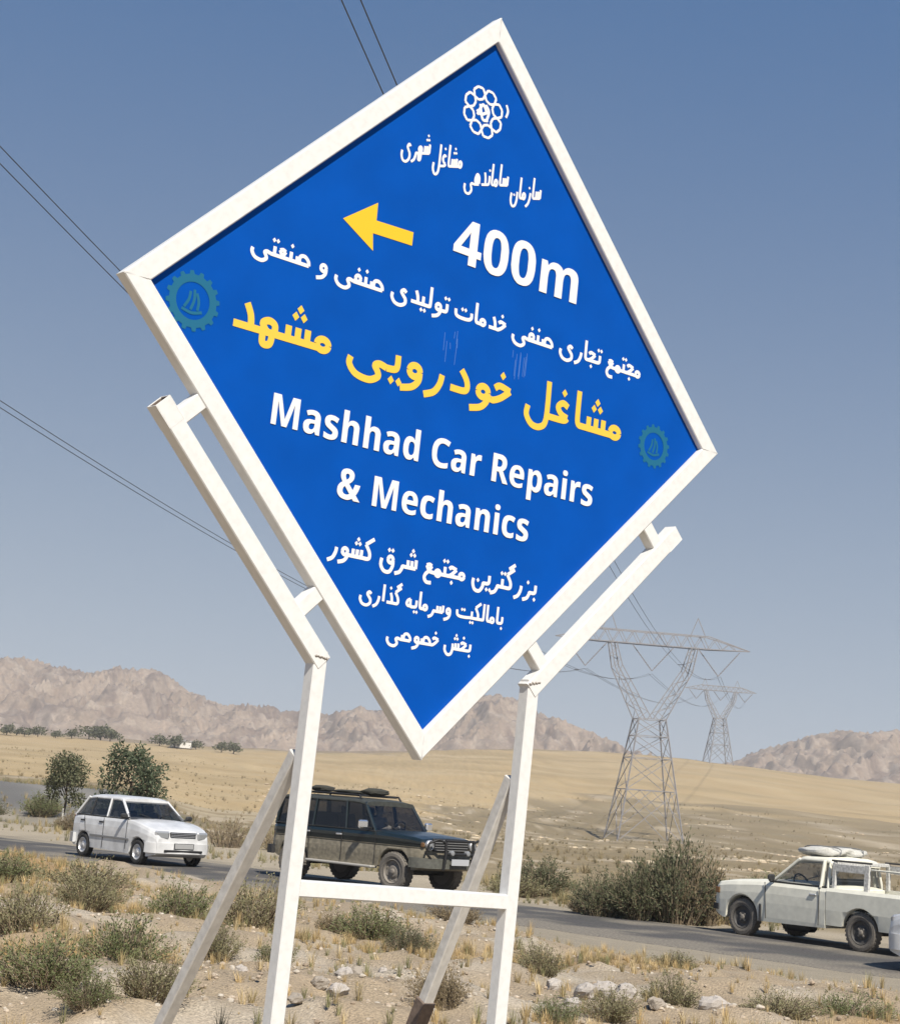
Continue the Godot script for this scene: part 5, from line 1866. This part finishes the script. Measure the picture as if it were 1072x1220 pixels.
	# scrub dots on the far slope
	var gr3 = func():
		var d = rng.randf_range(60, 360)
		var p = Vector2(rng.randf_range(-.3, .32) * d, -d)
		if rng.randf() > .3 + 1.2 * n_low.get_noise_2d(p.x * .3, p.y * .5): return null
		return p
	scatter("slope_scrub", "sparse scrub scattered over the brown slope", "scrub", tuft, M.straw, 3800, 504, gr3, .25, 1.1, .5, [Color(.26, .205, .115), Color(.31, .25, .14), Color(.21, .175, .1)])
	var gr4 = func():
		var d = rng.randf_range(90, 345)
		var p = Vector2(rng.randf_range(-.1, .3) * d, -d)
		if n_low.get_noise_2d(p.x * 1.3 + 40, p.y * .7) < .24 + rng.randf() * .1: return null
		return p
	scatter("slope_stones", "pale stony outcrops scattered over the brown slope", "stones", pm, M.rubble, 1500, 505, gr4, .1, 1.0, .3, [Color(.46, .37, .25), Color(.42, .335, .23), Color(.50, .42, .3)])
	# small white stake at the far border of the road
	var sk = thing("marker_stake", "small white stake at the foot of the roadside thicket", "stake", at_ground(4.2, -31.75))
	var k1 = ST()
	cbox(k1, Transform3D(Basis(Vector3(0, 0, 1), .06), Vector3(0, .17, 0)), Vector3(.07, .42, .04), .01)
	obj("board", k1, M.frame_white, sk)
	for q in [[-.16, .02], [.12, .05], [-.05, .12], [.24, .0]]:
		var ks = obj_mesh("stone", pm, M.rock_white, sk)
		ks.position = Vector3(q[0], .02, q[1]); ks.scale = Vector3(.12, .08, .1)
	# ---------------- far line of trees under the hills
	var fm = ST()
	rng.seed = 470
	var cen = []
	for i in 16: cen.append(Vector3(rng.randfn() * .28, .35 + rng.randf() * .5, rng.randfn() * .28))
	crown_mesh(fm, cen, 26, .16, .2)
	fm.generate_normals()
	var crown = fm.commit()
	var ft = ST()
	tube(ft, [Vector3(0, -.2, 0), Vector3(0, .5, 0)], [.05, .03], 6, false)
	ft.generate_normals()
	var trunk = ft.commit()
	rng.seed = 471
	var ord = ["first", "second", "third", "fourth", "fifth", "sixth", "seventh", "eighth", "ninth", "tenth", "eleventh", "twelfth", "thirteenth", "fourteenth"]
	var cnt = 0
	for k in [[-124, 3.2], [-119, 3.6], [-114.5, 3.0], [-110, 3.4], [-106, 2.6], [-101, 3.0], [-95.5, 4.2], [-92.5, 4.8], [-89.5, 4.0], [-76, 3.6], [-71.5, 4.0], [-66, 3.0], [-58.5, 3.2], [-55.0, 3.6]]:
		var t = thing("distant_tree", "tiny dark tree under the far left hills, " + ord[cnt] + " of the row from the left", "tree", at_ground(k[0], -478 + rng.randf() * 8), rng.randf() * 6, "far row of trees under the hills")
		cnt += 1
		var a = obj_mesh("trunk", trunk, M.wood, t); var b = obj_mesh("crown", crown, M.leaf_dark, t)
		a.scale = Vector3.ONE * k[1]; b.scale = Vector3(k[1] * 1.25, k[1] * .9, k[1] * 1.25)
	var sd2 = thing("farm_shed", "tiny white shed in the far row of trees", "shed", at_ground(-70, -474))
	var s1 = ST()
	box(s1, Vector3(0, .9, 0), Vector3(6, 1.8, 3), .02)
	obj("wall", s1, M.shed, sd2)
	var s2 = ST()
	cbox(s2, Transform3D(Basis(Vector3(1, 0, 0), .08), Vector3(0, 1.95, 0)), Vector3(6.4, .12, 3.4), .02)
	obj("roof", s2, M.alu, sd2)
